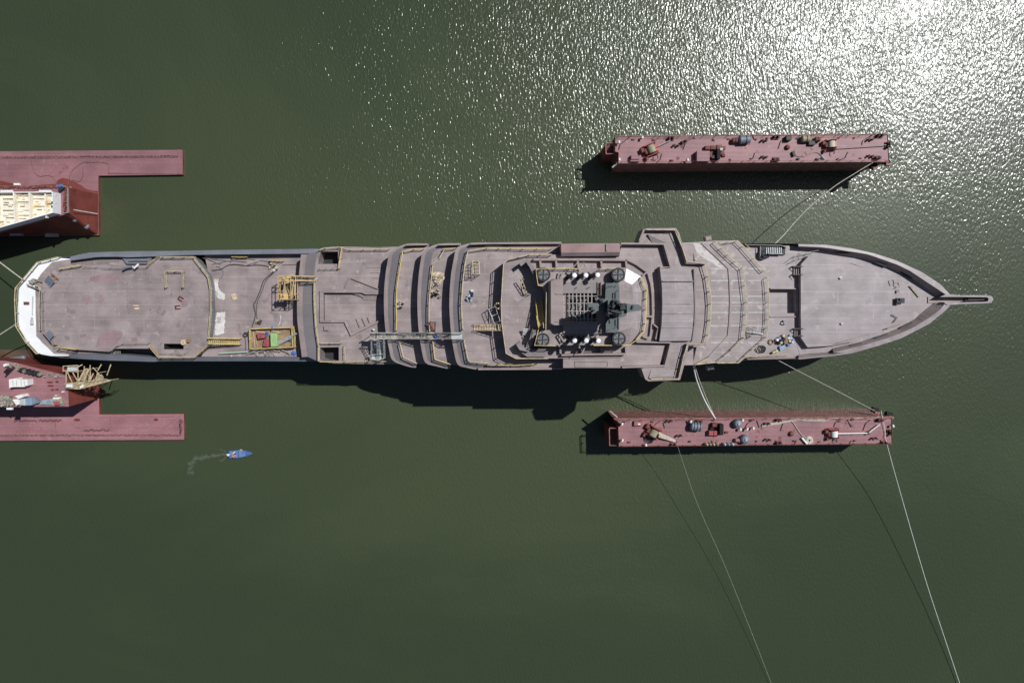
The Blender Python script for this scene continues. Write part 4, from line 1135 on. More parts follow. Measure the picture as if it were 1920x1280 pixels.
# railed work platform with its load
g5 = crop(460, 600, 16.0)
zp = ZB + .6
t = thing('work_platform', 'yellow railed plywood platform loaded with crates beside the working deck bulwark', 'platform', px(g5, 780, 560, ZB))
q = PL(g5([(130, 270), (1400, 240), (1420, 820), (160, 860)]), zp)
MB().prism(q, zp - .15).build('plywood_floor', 'wood', t)
s = MB()
for p in q: s.tube([Vector((p.x, p.y, ZB)), p], .12, 4)
s.build('platform_leg', 'wall', t)
zr = zp + 1.0
MB().railing(PL(g5([(125, 265), (1340, 215), (1400, 240), (1420, 810), (155, 865), (125, 265)]), zr), 1.0, .14, 1.6, 1).build('platform_rail', 'yellow', t)
MB().railing(PL(g5([(1430, 190), (1475, 450), (1480, 810)]), zr), 1.0, .09, 1.2, 1).build('platform_rail', 'yellow', t)
def crate(pts, m, nm, label, z=zp, h=.8, lid=True):
    q = PL(g5(pts), z + h)
    o = MB().prism(q, z)
    c = sum(q, Vector()) / 4
    r = [c + (p - c) * .86 for p in q]
    if lid:
        o.strip([p + Vector((0, 0, .0)) for p in q], [p + Vector((0, 0, .08)) for p in r], True)
        o.sheet([p + Vector((0, 0, .08)) for p in r])
        o.lathe(c + Vector((0, 0, .08)), [(.16, 0), (.12, .12)], 10)
    return item(o, nm, m, label, 'crate')
crate([(330, 410), (590, 420), (580, 540), (380, 570)], 'crate', 'crate', 'wider crimson crate lying towards the corner of the plywood platform')
crate([(560, 580), (715, 590), (690, 805), (525, 790)], 'crate', 'crate', 'narrow crimson crate standing upright beside the pale green container')
crate([(745, 400), (950, 385), (965, 795), (760, 805)], 'green', 'green_container', 'pale green machine container on the plywood platform', h=1.1)
s = MB()
for k in range(5):
    s.tube([px(g5, 985 + k * 4, 665 + k * 18, zp + .5 + .1 * (k % 2)), px(g5, 1360 + k * 12, 465 + k * 14, zp + 1.15)], .10, 6)
s.tube([px(g5, 1300, 530, zp + 1.2), px(g5, 1530, 390, zp + 1.4)], .13, 6); s.tube([px(g5, 1330, 520, zp + 1.2), px(g5, 1545, 405, zp + 1.4)], .10, 6)
item(s, 'pipe_bundle', 'galv', 'bundle of silver pipes poking out over the yellow platform rail', 'pipes')
s = MB(); s.tube(smooth_line([px(g5, 630, 370, zp + .9), px(g5, 680, 390, zp + 1.0), px(g5, 650, 440, zp + 1.0), px(g5, 610, 500, zp + .9)], 4), .17, 7)
s.tube(smooth_line([px(g5, 800, 190, zr + .1), px(g5, 805, 240, zr + .15), px(g5, 790, 280, zp + .9)], 4), .15, 7)
item(s, 'hose_coil', 'blue', 'short blue hose draped over the crates on the platform', 'hose')
s = MB(); s.tube(smooth_line([px(g5, 1320, 560, zp + .3), px(g5, 1340, 610, zp + .35), px(g5, 1380, 570, zp + .4)], 3), .2, 7)
item(s, 'cloth_bundle', 'blue', 'blue cloth bundle beneath the silver pipes', 'cloth')
s = MB()
for a, b, r in (((320, 340), (590, 380), .12), ((830, 330), (1060, 380), .13), ((330, 640), (360, 770), .07), ((230, 350), (250, 500), .08), ((260, 500), (280, 830), .06)):
    s.tube([px(g5, *a, zp + .15), px(g5, *b, zp + .18)], r, 6)
item(s, 'timber_lengths', 'palewood', 'loose timber lengths scattered on the plywood platform', 'timber')
s = MB()
for i in range(26):
    s.box(px(g5, random.uniform(330, 1340), random.uniform(890, 1050), ZB), random.uniform(.2, .7), random.uniform(.15, .35), random.uniform(.1, .5), random.uniform(0, 3), .03)
item(s, 'scrap_heap', 'scrap', 'strip of dark scrap lying between the platform and the ship side', 'scrap')
s = MB()
for a, b in (((30, 1020), (310, 940)), ((340, 960), (700, 880)), ((700, 880), (980, 940)), ((980, 850), (1330, 990)), ((80, 930), (300, 930))):
    s.tube([px(g5, *a, ZB + .5), px(g5, *b, ZB + .5)], .08, 5)
item(s, 'loose_pipes', 'galv', 'loose pale pipes lying over the scrap next to the ship side', 'pipes')
item(MB().blob(px(g5, 1460, 1000, ZB), .45, .35, .4, 3, .3), 'blue_sack', 'blue', 'small bright blue sack in the corner by the ship side', 'sack')
s = MB().tube([px(c2, 545, 1095, ZB + .5), px(c2, 810, 1080, ZB + .6)], .13, 6)
item(s, 'green_pipe', mat('mint_plastic', (0.42, 0.55, 0.46), 0.5, 0.4), 'pale mint pipe lying along the starboard bulwark', 'pipe')
# loose things on the working deck
s = MB().box(px(c2, 685, 572, ZB + .01), .85, 1.15, .12, .3, .02)
item(s, 'timber_board', 'palewood', 'pale wooden board lying alone on the open deck', 'board')
def reel(c, r, h, nm, m, label, cat='reel'):
    o = MB().lathe(c, [(r, 0), (r, .1), (r * .55, .12), (r * .55, h - .12), (r, h - .1), (r, h), (r * .25, h), (r * .2, h - .25)], 22)
    return item(o, nm, m, label, cat)
reel(px(c2, 225, 992, ZA), .50, .5, 'cable_reel', 'palewood', 'larger brown cable reel at the edge of the stair well')
reel(px(c2, 272, 972, ZA), .42, .6, 'cable_reel', 'wood', 'smaller cable reel with a dark hub next to the brown reel')
s = MB()
for k in range(4): s.torus(px(c2, 790, 922, ZB + .08), .42 - .03 * k, .07, 20, 6, .11 * k)
item(s, 'hose_coil', 'hose', 'coiled black hose at the corner of the plywood platform', 'hose')
def hose(pts, z, fn, r, m, label, nm='deck_hose', n=6):
    line = smooth_line([px(fn, X, Y, z + r + random.uniform(0, .04)) for X, Y in pts], n)
    return item(MB().tube(line, r, 6), nm, m, label, 'hose')
hose([(1040, 350), (960, 420), (930, 500), (885, 610), (865, 650), (880, 740), (850, 850)], ZB, c2, .085, 'hose', 'long dark hose winding across the working deck to the platform')
hose([(1055, 345), (975, 430), (945, 510), (900, 620), (890, 690), (895, 770), (915, 800)], ZB, c2, .06, 'hose', 'thinner hose running beside the long winding hose')
hose([(480, 330), (560, 320), (620, 285), (690, 275), (800, 285), (880, 280), (960, 285), (1050, 305)], ZB, c2, .085, 'hose', 'dark hose lying along the port bulwark of the working deck')
hose([(520, 290), (560, 310), (585, 350), (575, 385), (550, 405)], ZB, c2, .07, 'wall', 'grey hose curling at the foot of the after deck')
hose([(780, 920), (790, 1000), (795, 1080), (830, 1100), (1000, 1085)], ZB, c2, .06, 'hose', 'thin hose running down beside the yellow platform')
hose([(1115, 740), (1105, 810), (1085, 850)], ZB, c2, .09, 'lgrey', 'short pale hose leading from the tower to the platform')
hose([(1130, 280), (1200, 278), (1260, 275)], ZB, c2, .05, 'hose', 'thin cable leading to the tier wall by the bulwark')
rails = [([(660, 205), (800, 205)], 'yellow'), ([(1010, 235), (1130, 240)], 'yellow')]
for k, (pts, m) in enumerate(rails):
    item(MB().railing([px(c2, X, Y, ZB + 1.0) for X, Y in pts], 1.0, .09, .9, 1), 'barrier', m, ['yellow barrier along the port bulwark beside the hose', 'short yellow barrier near the equipment heap by the tower'][k], 'barrier')
s = MB()
for pts in ([(390, 215), (620, 235), (660, 250)], [(480, 270), (650, 235), (800, 250)], [(780, 285), (930, 235), (1050, 250)], [(440, 225), (560, 270)], [(700, 215), (880, 225)], [(850, 280), (920, 240)]):
    s.tube([px(c2, X, Y, ZB + .25) for X, Y in pts], .06, 5)
item(s, 'scaffold_tubes', 'rail', 'loose scaffold tubes strewn along the port side of the working deck', 'tubes')
def heap(fn, X, Y, z, rx, ry, label, seed, mats, n=10, cat='equipment heap', h=.6):
    t = thing('equipment_heap', label, cat, px(fn, X, Y, z))
    rnd = random.Random(seed)
    for nm, m in mats:
        o = MB()
        for i in range(n):
            c = px(fn, X, Y, z) + Vector((rnd.uniform(-rx, rx), rnd.uniform(-ry, ry), 0))
            k = rnd.random()
            if k < .45: o.box(c, rnd.uniform(.2, .55), rnd.uniform(.15, .45), rnd.uniform(.2, h), rnd.uniform(0, 3), .03)
            elif k < .75: o.lathe(c, [(.16, 0), (.18, .1), (.18, rnd.uniform(.25, h)), (.06, h)], 10)
            else: o.torus(c + Vector((0, 0, .15)), rnd.uniform(.15, .3), .06, 14, 6)
        o.build(nm, m, t)
    return t
heap(c2, 1065, 300, ZB, 1.0, .8, 'heap of black and yellow tools next to the tan stair tower', 11, (('tool_box', 'black'), ('can', 'paley'), ('tool', 'lgrey')), 5)
heap(c2, 915, 800, ZB, .35, .35, 'tiny heap of dark gear above the platform corner', 12, (('can', 'paley'), ('tool', 'hose')), 4)
heap(c2, 670, 1118, ZB, .2, .15, 'small yellow pot by the starboard bulwark', 13, (('can', 'paley'),), 2, h=.4)
heap(c3, 838, 632, ZD, .5, .95, 'heap of white and black pots on the lowest aft terrace', 14, (('pot', 'lgrey'), ('tool', 'black'), ('can', 'paley')), 5)
heap(c3, 1165, 520, ZE, .7, 1.1, 'heap of black and yellow gear under the tan tarpaulin', 15, (('pot', 'scrap'), ('tool', 'black'), ('can', 'paley')), 6)
t = heap(c4, 178, 572, ZF, .55, .85, 'heap of blue cloth and pale gear on the topmost aft terrace', 16, (('pot', 'lgrey'), ('tool', 'navy'), ('bag', 'lblue')), 6)
s = MB().blob(px(c3, 1180, 390, ZE), 1.15, .75, .7, 4, .35, 16, 7); s.blob(px(c3, 1190, 425, ZE), .6, .7, .45, 5, .35); s.blob(px(c3, 1220, 385, ZE), .5, .6, .6, 6, .3)
item(s, 'tarpaulin', 'tarp', 'crumpled tan tarpaulin heaped on the middle aft terrace', 'tarpaulin')
# frames of scaffolding
def cage(fn, quad, z, h, label, m='galv', nm='scaffold_cage', lift=0, bars=3):
    t = MB()
    q = [px(fn, X, Y, z + h) for X, Y in quad]
    for p in q: t.tube([Vector((p.x, p.y, z)), p], .05, 4)
    for zz in (z + .25, z + h * .6, z + h):
        r = [Vector((p.x, p.y, zz)) for p in q]
        t.tube(r + [r[0]], .055, 4)
    for k in range(1, bars + 1):
        f = k / (bars + 1)
        t.tube([q[0].lerp(q[3], f), q[1].lerp(q[2], f)], .05, 4)
    t.tube([Vector((q[0].x, q[0].y, z)), q[1]], .04, 4); t.tube([Vector((q[2].x, q[2].y, z)), q[3]], .04, 4)
    return item(t, nm, m, label, 'scaffold')
cage(c4, [(195, 292), (245, 292), (250, 400), (198, 400)], ZF, 2.6, 'tall scaffold frame casting a shadow on the topmost aft terrace', 'paley')
cage(c4, [(325, 680), (378, 660), (418, 775), (370, 795)], ZF, 2.2, 'pale skip frame leaning by the stair to the upper deck', 'lgrey', bars=1)
item(MB().torus(px(c4, 398, 655, ZF + 2.0), .45, .12, 18, 6), 'life_ring', 'palewood', 'pale ring hanging on the edge of the upper deck', 'ring')
cage(c6, [(595, 880), (660, 876), (665, 940), (600, 944)], Z3, 2.0, 'square scaffold tower on the lowest forward terrace', 'rail', bars=1)
s = MB().tube([px(c6, 560, 905, Z3 + .8), px(c6, 715, 930, Z3 + .3)], .12, 4)
item(s, 'scaffold_plank', 'lgrey', 'pale plank lying beside the square scaffold tower', 'plank')
# ladder leaning in the recess of the upper deck
s = MB()
a0, a1, b0, b1 = px(c4, 572, 445, ZG + 1.6), px(c4, 590, 438, ZG + 1.6), px(c4, 612, 560, ZG + .8), px(c4, 632, 550, ZG + .8)
s.tube([a0, b0], .07, 4); s.tube([a1, b1], .07, 4)
for k in range(5): s.tube([a0.lerp(b0, k / 4), a1.lerp(b1, k / 4)], .07, 4)
item(s, 'ladder', 'paley', 'short pale ladder lying in the shade by the wind screen', 'ladder')
s = MB()
for k in range(4): s.box(px(c4, 622 - k * 2.6, 840 + k * 14, ZG + 1.2 - .25 * k), .75, .16, .06, .1)
for dx in (-12, 10): s.tube([px(c4, 622 + dx, 836, ZG + 1.1), px(c4, 612 + dx, 884, ZG + .2)], .06, 4)
item(s, 'step_ladder', 'lgrey', 'small step ladder with four pale rungs below the wind screen', 'ladder')
# stairs between upper decks
a, b = px(c4, 205, 826, ZF + .1), px(c4, 425, 826, ZG)
t = thing('deck_stair', 'pale stair with dark gaps between treads climbing to the upper deck', 'stair', a)
MB().stairs(a, b, 1.0, 17).build('stair_flight', 'palewood', t)
for dy in (-24, 24): MB().railing([px(c4, 205, 826 + dy, ZF + .8), px(c4, 428, 826 + dy, ZG + .8)], .8, .06, 1.2, 0).build('stair_rail', 'paley', t)
a, b = px(c4, 722, 620, ZG), px(c4, 748, 815, ZK)
t = thing('deck_stair', 'yellow stair in the shade climbing to the funnel platform', 'stair', a)
MB().stairs(a, b, 1.1, 18).build('stair_flight', 'yellow', t)
for dx in (-24, 24): MB().railing([px(c4, 724 + dx, 600, ZG + 1), px(c4, 746 + dx * .8, 830, ZK + 1)], 1.0, .09, 1.4, 1).build('stair_rail', 'yellow', t)
a, b = px(c3, 1135, 895, ZE + .1), px(c3, 1138, 800, ZE + 1.8)
t = thing('deck_stair', 'rusty short stair standing on the middle aft terrace', 'stair', a)
MB().stairs(a, b, .9, 9).build('stair_flight', 'mrust', t)

# galvanised walkway stepping over the terraces with a double stair
g7 = crop(680, 610, 9.6)
t = thing('terrace_walkway', 'galvanised stepped walkway crossing the aft terraces with a twin stair at its end', 'walkway', px(g7, 270, 500, ZC))
def deckstrip(x0, x1, za, zb, y0=140, y1=235, n=1):
    o = MB(); 
    a0, a1, b0, b1 = px(g7, x0, y0, za), px(g7, x0, y1, za), px(g7, x1, y0, zb), px(g7, x1, y1, zb)
    o.add([a0, b0, b1, a1, a0 - Vector((0, 0, .1)), b0 - Vector((0, 0, .1)), b1 - Vector((0, 0, .1)), a1 - Vector((0, 0, .1))], [(0, 1, 2, 3), (7, 6, 5, 4), (0, 4, 5, 1), (1, 5, 6, 2), (2, 6, 7, 3), (3, 7, 4, 0)])
    return o
zl = ZD + .5
deckstrip(230, 640, zl, zl).build('walkway_deck', 'scrap', t)
deckstrip(130, 250, zl, zl).build('walkway_deck', 'scrap', t)
deckstrip(1200, 1300, ZE + .7, ZE + .7).build('walkway_deck', 'scrap', t)
deckstrip(1600, 1790, ZF + .4, ZF + .4).build('walkway_deck', 'lgrey', t)
for x0, x1, za, zb, n in ((640, 1200, zl, ZE + .7, 22), (1300, 1600, ZE + .7, ZF + .4, 14)):
    o = MB().stairs(px(g7, x0, 188, za), px(g7, x1, 188, zb), 1.0, n); o.build('stair_flight', 'scrap', t)
for Y in (132, 242):
    pts = [(120, zl), (640, zl), (1200, ZE + .7), (1300, ZE + .7), (1600, ZF + .4), (1800, ZF + .4)]
    MB().railing([px(g7, X, Y, z + 1.0) for X, z in pts], 1.0, .10, 2.0, 1, pr=.07).build('walkway_rail', 'galv', t)
o = MB()
for X in (140, 250, 380, 620, 950, 1250, 1565):
    for Y in (145, 240):
        p = px(g7, X, Y, zl); zb = ZC if X < 420 else (ZD if X < 1000 else (ZE if X < 1560 else ZF))
        if p.z - zb > .3: o.tube([Vector((p.x, p.y, zb)), p], .06, 4)
o.build('walkway_leg', 'galv', t)
for xa, w in ((200, 1.0), (330, .8)):
    a, b = px(g7, xa - 5 if xa < 300 else xa, 560, ZC + .2 if xa < 300 else ZC + 1.6), px(g7, xa, 270, zl - .3 if xa > 300 else ZC + 1.7)
    MB().stairs(a, b, w, 13).build('stair_flight', 'galv', t)
for X in (150, 255, 290, 370, 385):
    MB().railing([px(g7, X, 260, zl + .8), px(g7, X + (5 if X < 300 else 12), 590, ZC + 2.0)], 1.0, .07, 1.0, 2).build('stair_rail', 'galv', t)
o = MB(); q = [px(g7, X, Y, ZC + 1.6) for X, Y in ((150, 520), (400, 505), (395, 590), (300, 615), (155, 605))]; o.prism(q, ZC + 1.5)
o.build('landing', 'lgrey', t)
MB().railing([p + Vector((0, 0, 1)) for p in q] + [q[0] + Vector((0, 0, 1))], 1.0, .08, 1.0, 1).build('stair_rail', 'galv', t)
item(MB().blob(px(g7, 1325, 210, ZE + 1.0), .28, .5, .45, 8, .3), 'blue_jacket', 'blue', 'bright blue jacket hung on the rail of the galvanised walkway', 'jacket')
item(MB().blob(px(g7, 195, 75, ZC + .4), .25, .2, .35, 9, .2), 'white_bag', 'whitecloth', 'small white bag on the steps beside the pool', 'bag')

# hatches on the after deck
for X, Y, a, w, d, lb in ((470, 925, -.72, 1.5, 1.2, 'grey tilted hatch cover at the lower stern corner of the after deck'), (470, 430, .72, 1.5, 1.5, 'grey open hatch at the upper stern corner of the after deck')):
    t = thing('deck_hatch', lb, 'hatch', px(c1, X, Y, ZA))
    MB().box(px(c1, X, Y, ZA), w + .2, d + .2, .25, a, .04).build('hatch_coaming', 'lip', t)
    R = Matrix.Rotation(a, 3, 'Z'); c = px(c1, X, Y, ZA + .25)
    q = [c + R @ Vector((x * w / 2, y * d / 2, .1 if x < 0 else .75)) for x, y in ((-1, -1), (1, -1), (1, 1), (-1, 1))]
    MB().frustum(q, [p - Vector((0, 0, .1)) for p in q]).build('hatch_lid', 'tank', t)
s = MB(); 
for X, Y in ((495, 380), (520, 410), (490, 425)):
    s.box(px(c1, X, Y, ZA), .5, .3, .4, .7, .04)
s.tube([px(c1, 465, 345, ZA + .8), px(c1, 540, 410, ZA + .8)], .07, 4)
item(s, 'tool_boxes', 'wood', 'small brown tool boxes beside the open hatch at the stern', 'tool boxes')
s = MB().tube(smooth_line([px(c1, X, Y, ZA + .9) for X, Y in ((1130, 322), (1160, 305), (1215, 290))], 4), .18, 7)
item(s, 'tarpaulin_roll', 'tank', 'grey blue tarpaulin roll hung over the port rail', 'tarpaulin')
s = MB(); q = [px(c1, X, Y, ZA + 1.2) for X, Y in ((1215, 285), (1240, 315), (1285, 275), (1270, 265), (1238, 300))]
s.prism(q, ZA + 1.1)
item(s, 'white_sheet', 'whitecloth', 'small white sheet folded over the port rail', 'sheet')
for X, Y, a, lb in ((195, 590, -.6, 'rusty bracket nearer the fore edge of the pink spot'), (168, 668, .1, 'rusty bracket on the stern side of the pink spot')):
    c = px(c2, X, Y, ZA); s = MB(); R = Matrix.Rotation(a, 3, 'Z')
    for dx, dy, w, d in ((0, .28, .9, .12), (0, -.28, .9, .12), (-.4, 0, .12, .5)):
        s.box(c + R @ Vector((dx, dy, 0)), w, d, .3, a)
    item(s, 'pad_bracket', 'mrust', lb, 'bracket')
s = MB()
for a, b in (((315, 615), (375, 710)), ((300, 690), (320, 620))):
    s.tube([px(c2, *a, ZA + .1), px(c2, *b, ZA + .1)], .06, 4)
item(s, 'steel_rods', 'rail', 'two thin steel rods crossed on the after deck', 'rods')
s = MB().box(px(c1, 1258, 655, ZA), 1.0, .25, .15, 0, .03); s.box(px(c1, 1262, 680, ZA), .9, .4, .08, 0, .02)
item(s, 'timber_offcuts', 'palewood', 'short timber offcuts on the middle of the after deck', 'timber')

# foredeck gear
t = thing('drum_group', 'cluster of blue white and yellow drums near the bow steps', 'drums', px(c6, 910, 985, ZFD))
k = 0
for X, Y, m in ((830, 980, 'whitecloth'), (850, 965, 'lblue'), (845, 1000, 'black'), (870, 985, 'navy'), (865, 1005, 'paley'), (885, 945, 'palewood'), (890, 975, 'navy'), (930, 965, 'lgrey'), (945, 945, 'lblue'), (950, 965, 'lgrey'), (965, 1000, 'lgrey'), (940, 990, 'paley'), (960, 975, 'blue'), (930, 1025, 'blue')):
    MB().lathe(px(c6, X, Y, ZFD), [(.24, 0), (.26, .1), (.26, .7), (.22, .76), (.05, .78)], 14).build('drum', m, t)
MB().box(px(c6, 905, 980, ZFD), .7, 1.6, .7, .1, .05).build('drum_rack', 'wood', t)
s = MB()
q = [px(c6, X, Y, ZFD + .5) for X, Y in ((860, 1040), (910, 1025), (920, 1050), (870, 1085))]
s.prism(q, ZFD)
item(s, 'blue_sheet', 'lblue', 'pale blue sheet over a low box below the drums', 'sheet')
item(MB().torus(px(c6, 786, 1000, ZFD + .15), .42, .13, 20, 8), 'fender_tyre', 'wood', 'brown tyre lying beside the drums on the foredeck', 'tyre')
s = MB().lathe(px(c6, 828, 1082, ZFD), [(.3, 0), (.35, .2), (.3, .5), (.1, .6)], 12); s.box(px(c6, 800, 1090, ZFD), .5, .4, .7, .5, .05)
item(s, 'yellow_pump', 'paley', 'small yellow pump near the starboard bulwark of the foredeck', 'pump')
s = MB()
for k in range(5):
    pts = [(600 + k * 22 + random.uniform(-12, 12), 1060 + random.uniform(-35, 20)) for _ in range(4)]
    s.tube(smooth_line([px(c6, X, Y, ZFD + .08) for X, Y in [(630 + 15 * k, 1040), (650 + 15 * k, 1085 + 8 * (k % 2)), (690 + 8 * k, 1095), (700 + 10 * k, 1055), (665 + 12 * k, 1030)]], 5), .05, 5)
item(s, 'tangled_hose', 'hose', 'tangle of thin dark hose beside the lowest forward terrace', 'hose')
heap(c6, 888, 832, ZFD, .25, .2, 'tiny heap of gear below the sunken pit on the foredeck', 17, (('tool', 'lgrey'), ('box', 'black')), 3, h=.35)

# ================================================================ mooring barges
def barge(label, deck_px, z, side, platform_px, zpl, bevel_port):
    q = PL(deck_px, z)
    c = sum(q, Vector()) / len(q); c.z = 0
    t = thing('mooring_barge', label, 'barge', c)
    MB().sheet(q).build('deck', 'barge', t)
    ins = [Vector((p.x, p.y, -1.0)) for p in q]
    MB().strip(q, ins, True).build('side_plating', 'bargeside', t)
    # low toe rail
    MB().wall(q, .14, .16, True).build('toe_rail', 'bargeside', t)
    p = PL(platform_px, zpl)
    s = MB().prism([Vector((v.x, v.y, zpl - 2.4)) for v in p], -1.0)
    s.build('end_platform', 'redwall', t)
    MB().railing(p + [p[0]], 1.0, .12, 1.5, 1).build('end_cage', 'bargeside', t)
    return t, q
ZQ = 9.0
u1, u2 = crop(1080, 230, 6.0), crop(1380, 230, 6.0)
l1, l2 = crop(1080, 740, 6.0), crop(1380, 740, 6.0)
bu, qu = barge('long rusty red mooring barge in the sun glitter north of the bow', [(1153.5, 256), (1664, 252.3), (1666.5, 303.3), (1159.3, 306.4), (1160.5, 286), (1154, 284)], ZQ, -1, u1([(335, 232), (440, 228), (440, 350), (340, 350)]), ZQ - .6, True)
bl_, ql = barge('long red mooring barge with its streaked side showing, south of the bow', [(1151, 769.5 + 15), (1671.5, 781.5), (1672.5, 831), (1160.5, 836), (1160, 800), (1165, 796)], ZQ, 1, l1([(375, 375), (475, 375), (475, 570), (380, 570)]), ZQ - .6, False)
o = MB()
for k in range(7):
    a, b = px(u1, 345, 240 + k * 16, ZQ - 1 - .25 * k), px(u1, 385, 240 + k * 16, ZQ - 1 - .25 * k)
    o.tube([a, b], .12, 4)
o.build('ladder_rungs', 'bargeside', bu)
for t, q in ((bu, qu), (bl_, ql)):
    for a, b, s_ in ((q[0], q[1], -1), (q[3], q[2], 1)):
        for k in range(13):
            p = a.lerp(b, .05 + .9 * k / 12 + random.uniform(-.02, .02)) + Vector((0, .55 * s_ + random.uniform(-.1, .25) * s_, 0))
            o = MB().box(p, random.uniform(.25, .6), random.uniform(.15, .3), random.uniform(.15, .45), random.uniform(-.2, .2), .03)
            o.build('cleat', random.choice(['chain', 'mrust', 'dark']), t)
    for k in range(9):
        p = q[0].lerp(q[1], random.uniform(.06, .95)).lerp(q[3].lerp(q[2], random.uniform(.06, .95)), random.uniform(.15, .85))
        MB().lathe(p, [(.32, 0), (.30, .06), (.1, .08)], 14).build('manhole_lid', random.choice(['chain', 'barge', 'bargeside']), t)
shadow_lines = {0: [(u1, [(600, 160), (545, 210), (500, 240), (480, 305)]), (u1, [(945, 158), (905, 190), (860, 225)]), (u1, [(965, 350), (950, 410), (915, 445)]), (u1, [(1330, 160), (1270, 195), (1235, 225), (1205, 305)]), (u2, [(190, 150), (205, 190)]), (u2, [(570, 160), (505, 205), (475, 295)]), (u2, [(212, 340), (190, 405), (130, 435)]), (u2, [(1215, 135), (1150, 170), (1100, 205)]), (u2, [(1530, 140), (1425, 205), (1415, 260)]), (u2, [(1260, 330), (1225, 400), (1160, 420)])],
         1: [(l1, [(950, 295), (905, 320), (875, 350)]), (l1, [(980, 310), (998, 375)]), (l2, [(205, 280), (130, 320), (80, 410)]), (l2, [(235, 290), (262, 368)]), (l2, [(600, 275), (530, 320), (500, 405)]), (l2, [(1250, 275), (1295, 355)]), (l2, [(1180, 270), (1120, 310), (1100, 360)]), (l2, [(1520, 275), (1460, 320), (1430, 400)]), (l2, [(680, 515), (655, 560)]), (l2, [(1298, 515), (1270, 555)])]}
ordn = ['first', 'second', 'third', 'fourth', 'fifth', 'sixth', 'seventh', 'eighth', 'ninth', 'tenth']
for w, lst in shadow_lines.items():  # shadows of bent posts, laid on the decks as thin dark tubes
    lst = sorted(lst, key=lambda e: e[0]([e[1][0]])[0][0])
    for k, (fn, pts) in enumerate(lst):
        line = [px(fn, X, Y, ZQ + .12) for X, Y in pts]
        item(MB().tube(line, .06, 5), 'post_shadow', 'dark', 'painted bent post shadow on the %s barge, %s counted from its aft end' % (('glittering', 'streaked')[w], ordn[k]), 'bar', 'painted post shadows on the barges')
for t, q, i0, i1, i2, i3 in ((bu, qu, 0, 1, 3, 2), (bl_, ql, 0, 1, 3, 2)):
    for a, b in ((q[i0], q[i1]), (q[i2], q[i3])):
        n = 22; o = MB()
        sgn = -1 if a is q[i0] else 1
        for k in range(n + 1):
            p = a.lerp(b, .01 + .98 * k / n) + Vector((0, .12 * sgn, 0))
            o.tube([p, p + Vector((0, 0, 1.05))], .045, 4)
        for h in (1.05, .55):
            o.tube([a.lerp(b, .01) + Vector((0, .12 * sgn, h)), a.lerp(b, .99) + Vector((0, .12 * sgn, h))], .022, 4)
        o.build('guard_rail', 'mrust', t)

def make_winch(label, loc, rot, rope_m, scale=1.0, drum=.75):
    t = thing('mooring_winch', label, 'winch', (0, 0, 0))
    MB().box((0, 0, 0), 3.2, 2.2, .18, 0, .03).build('winch_bed', 'mred', t)
    for y in (-.95, .95):
        o = MB(); o.box((0, y, .15), 2.4, .28, 1.0, 0, .1); o.box((.9, y, .15), .5, .5, .7, 0, .05)
        o.build('winch_frame', 'mred', t)
    o = MB().hcyl((0, -.75, 1.0), (0, .75, 1.0), drum, 20)
    dm = o.build('winch_drum', rope_m, t)
    o = MB()
    for y in (-.78, .78): o.hcyl((0, y - .05, 1.0), (0, y + .05, 1.0), drum + .28, 22)
    o.build('drum_flange', 'dark', t)
    o = MB(); o.hcyl((-1.0, -.55, .7), (-1.0, .45, .7), .38, 14); o.box((-1.5, .4, .15), .7, .8, .8, 0, .08); o.hcyl((-1.3, -.9, .6), (-1.3, -1.6, .6), .28, 12)
    o.build('winch_motor', 'mrust', t)
    MB().tube([(.6, -1.2, .9), (.6, -1.9, 1.0), (.6, -2.0, .5)], .09, 5).build('brake_lever', 'dark', t)
    t.location = loc; t.rotation_euler = (0, 0, rot)
    if scale != 1: t.scale = (scale,) * 3
    return t
make_winch('tilted red winch with a grey wire drum at the aft end of the glittering barge', px(u1, 835, 310, ZQ), math.radians(22), 'khaki')
make_winch('red winch with a pale rope drum at the fore end of the glittering barge', px(u2, 1050, 255, ZQ), math.radians(3), 'rope', .85)
make_winch('red winch with a fan of pale rope at the aft end of the streaked barge', px(l1, 865, 410, ZQ), math.radians(-28), 'khaki')
make_winch('red winch with a bright rope drum at the fore end of the streaked barge', px(l2, 1080, 425, ZQ), math.radians(2), 'whitecloth', .85)

def bollard_proto():
    t = thing('double_bollard', 'x', 'bollard', (0, 0, 0), 'double bollards on the mooring barges')
    MB().box((0, 0, 0), 1.25, .4, .1, 0, .02).build('bollard_base', 'mrust', t)
    for x in (-.36, .36):
        MB().lathe((x, 0, .1), [(.16, 0), (.15, .5), (.2, .55), (.2, .65), (.08, .68)], 12).build('bollard_post', 'dark', t)
    return t
bp_ = bollard_proto()
spots = [(u2, 310, 205, 'double bollard on the glittering barge, between the blue grey tank and the khaki drum'),
         (u2, 310, 390, 'double bollard on the glittering barge, at its ship side before the brown hatch'),
         (u2, 1500, 195, 'double bollard on the glittering barge, behind the fore end rope'),
         (u2, 1500, 380, 'double bollard on the glittering barge, at the corner where the rope leaves'),
         (u1, 1120, 262, 'double bollard on the glittering barge, beside the grey wire of the tilted winch'),
         (l2, 340, 320, 'double bollard on the streaked barge, at the end of the long rope pile'),
         (l2, 350, 500, 'double bollard on the streaked barge, beside the grey vertical tank'),
         (l2, 1545, 485, 'double bollard on the streaked barge, near the fore corner'),
         (l1, 1155, 455, 'double bollard on the streaked barge, in the middle of open deck below the lying tank'),
         (l1, 1045, 290, 'double bollard on the streaked barge, at the upper edge by the fan winch')]
for i, (fn, X, Y, lb) in enumerate(spots):
    if i == 0: bp_.location = px(fn, X, Y, ZQ); bp_['label'] = lb
    else: dup(bp_, px(fn, X, Y, ZQ), random.uniform(-.1, .1), lb)
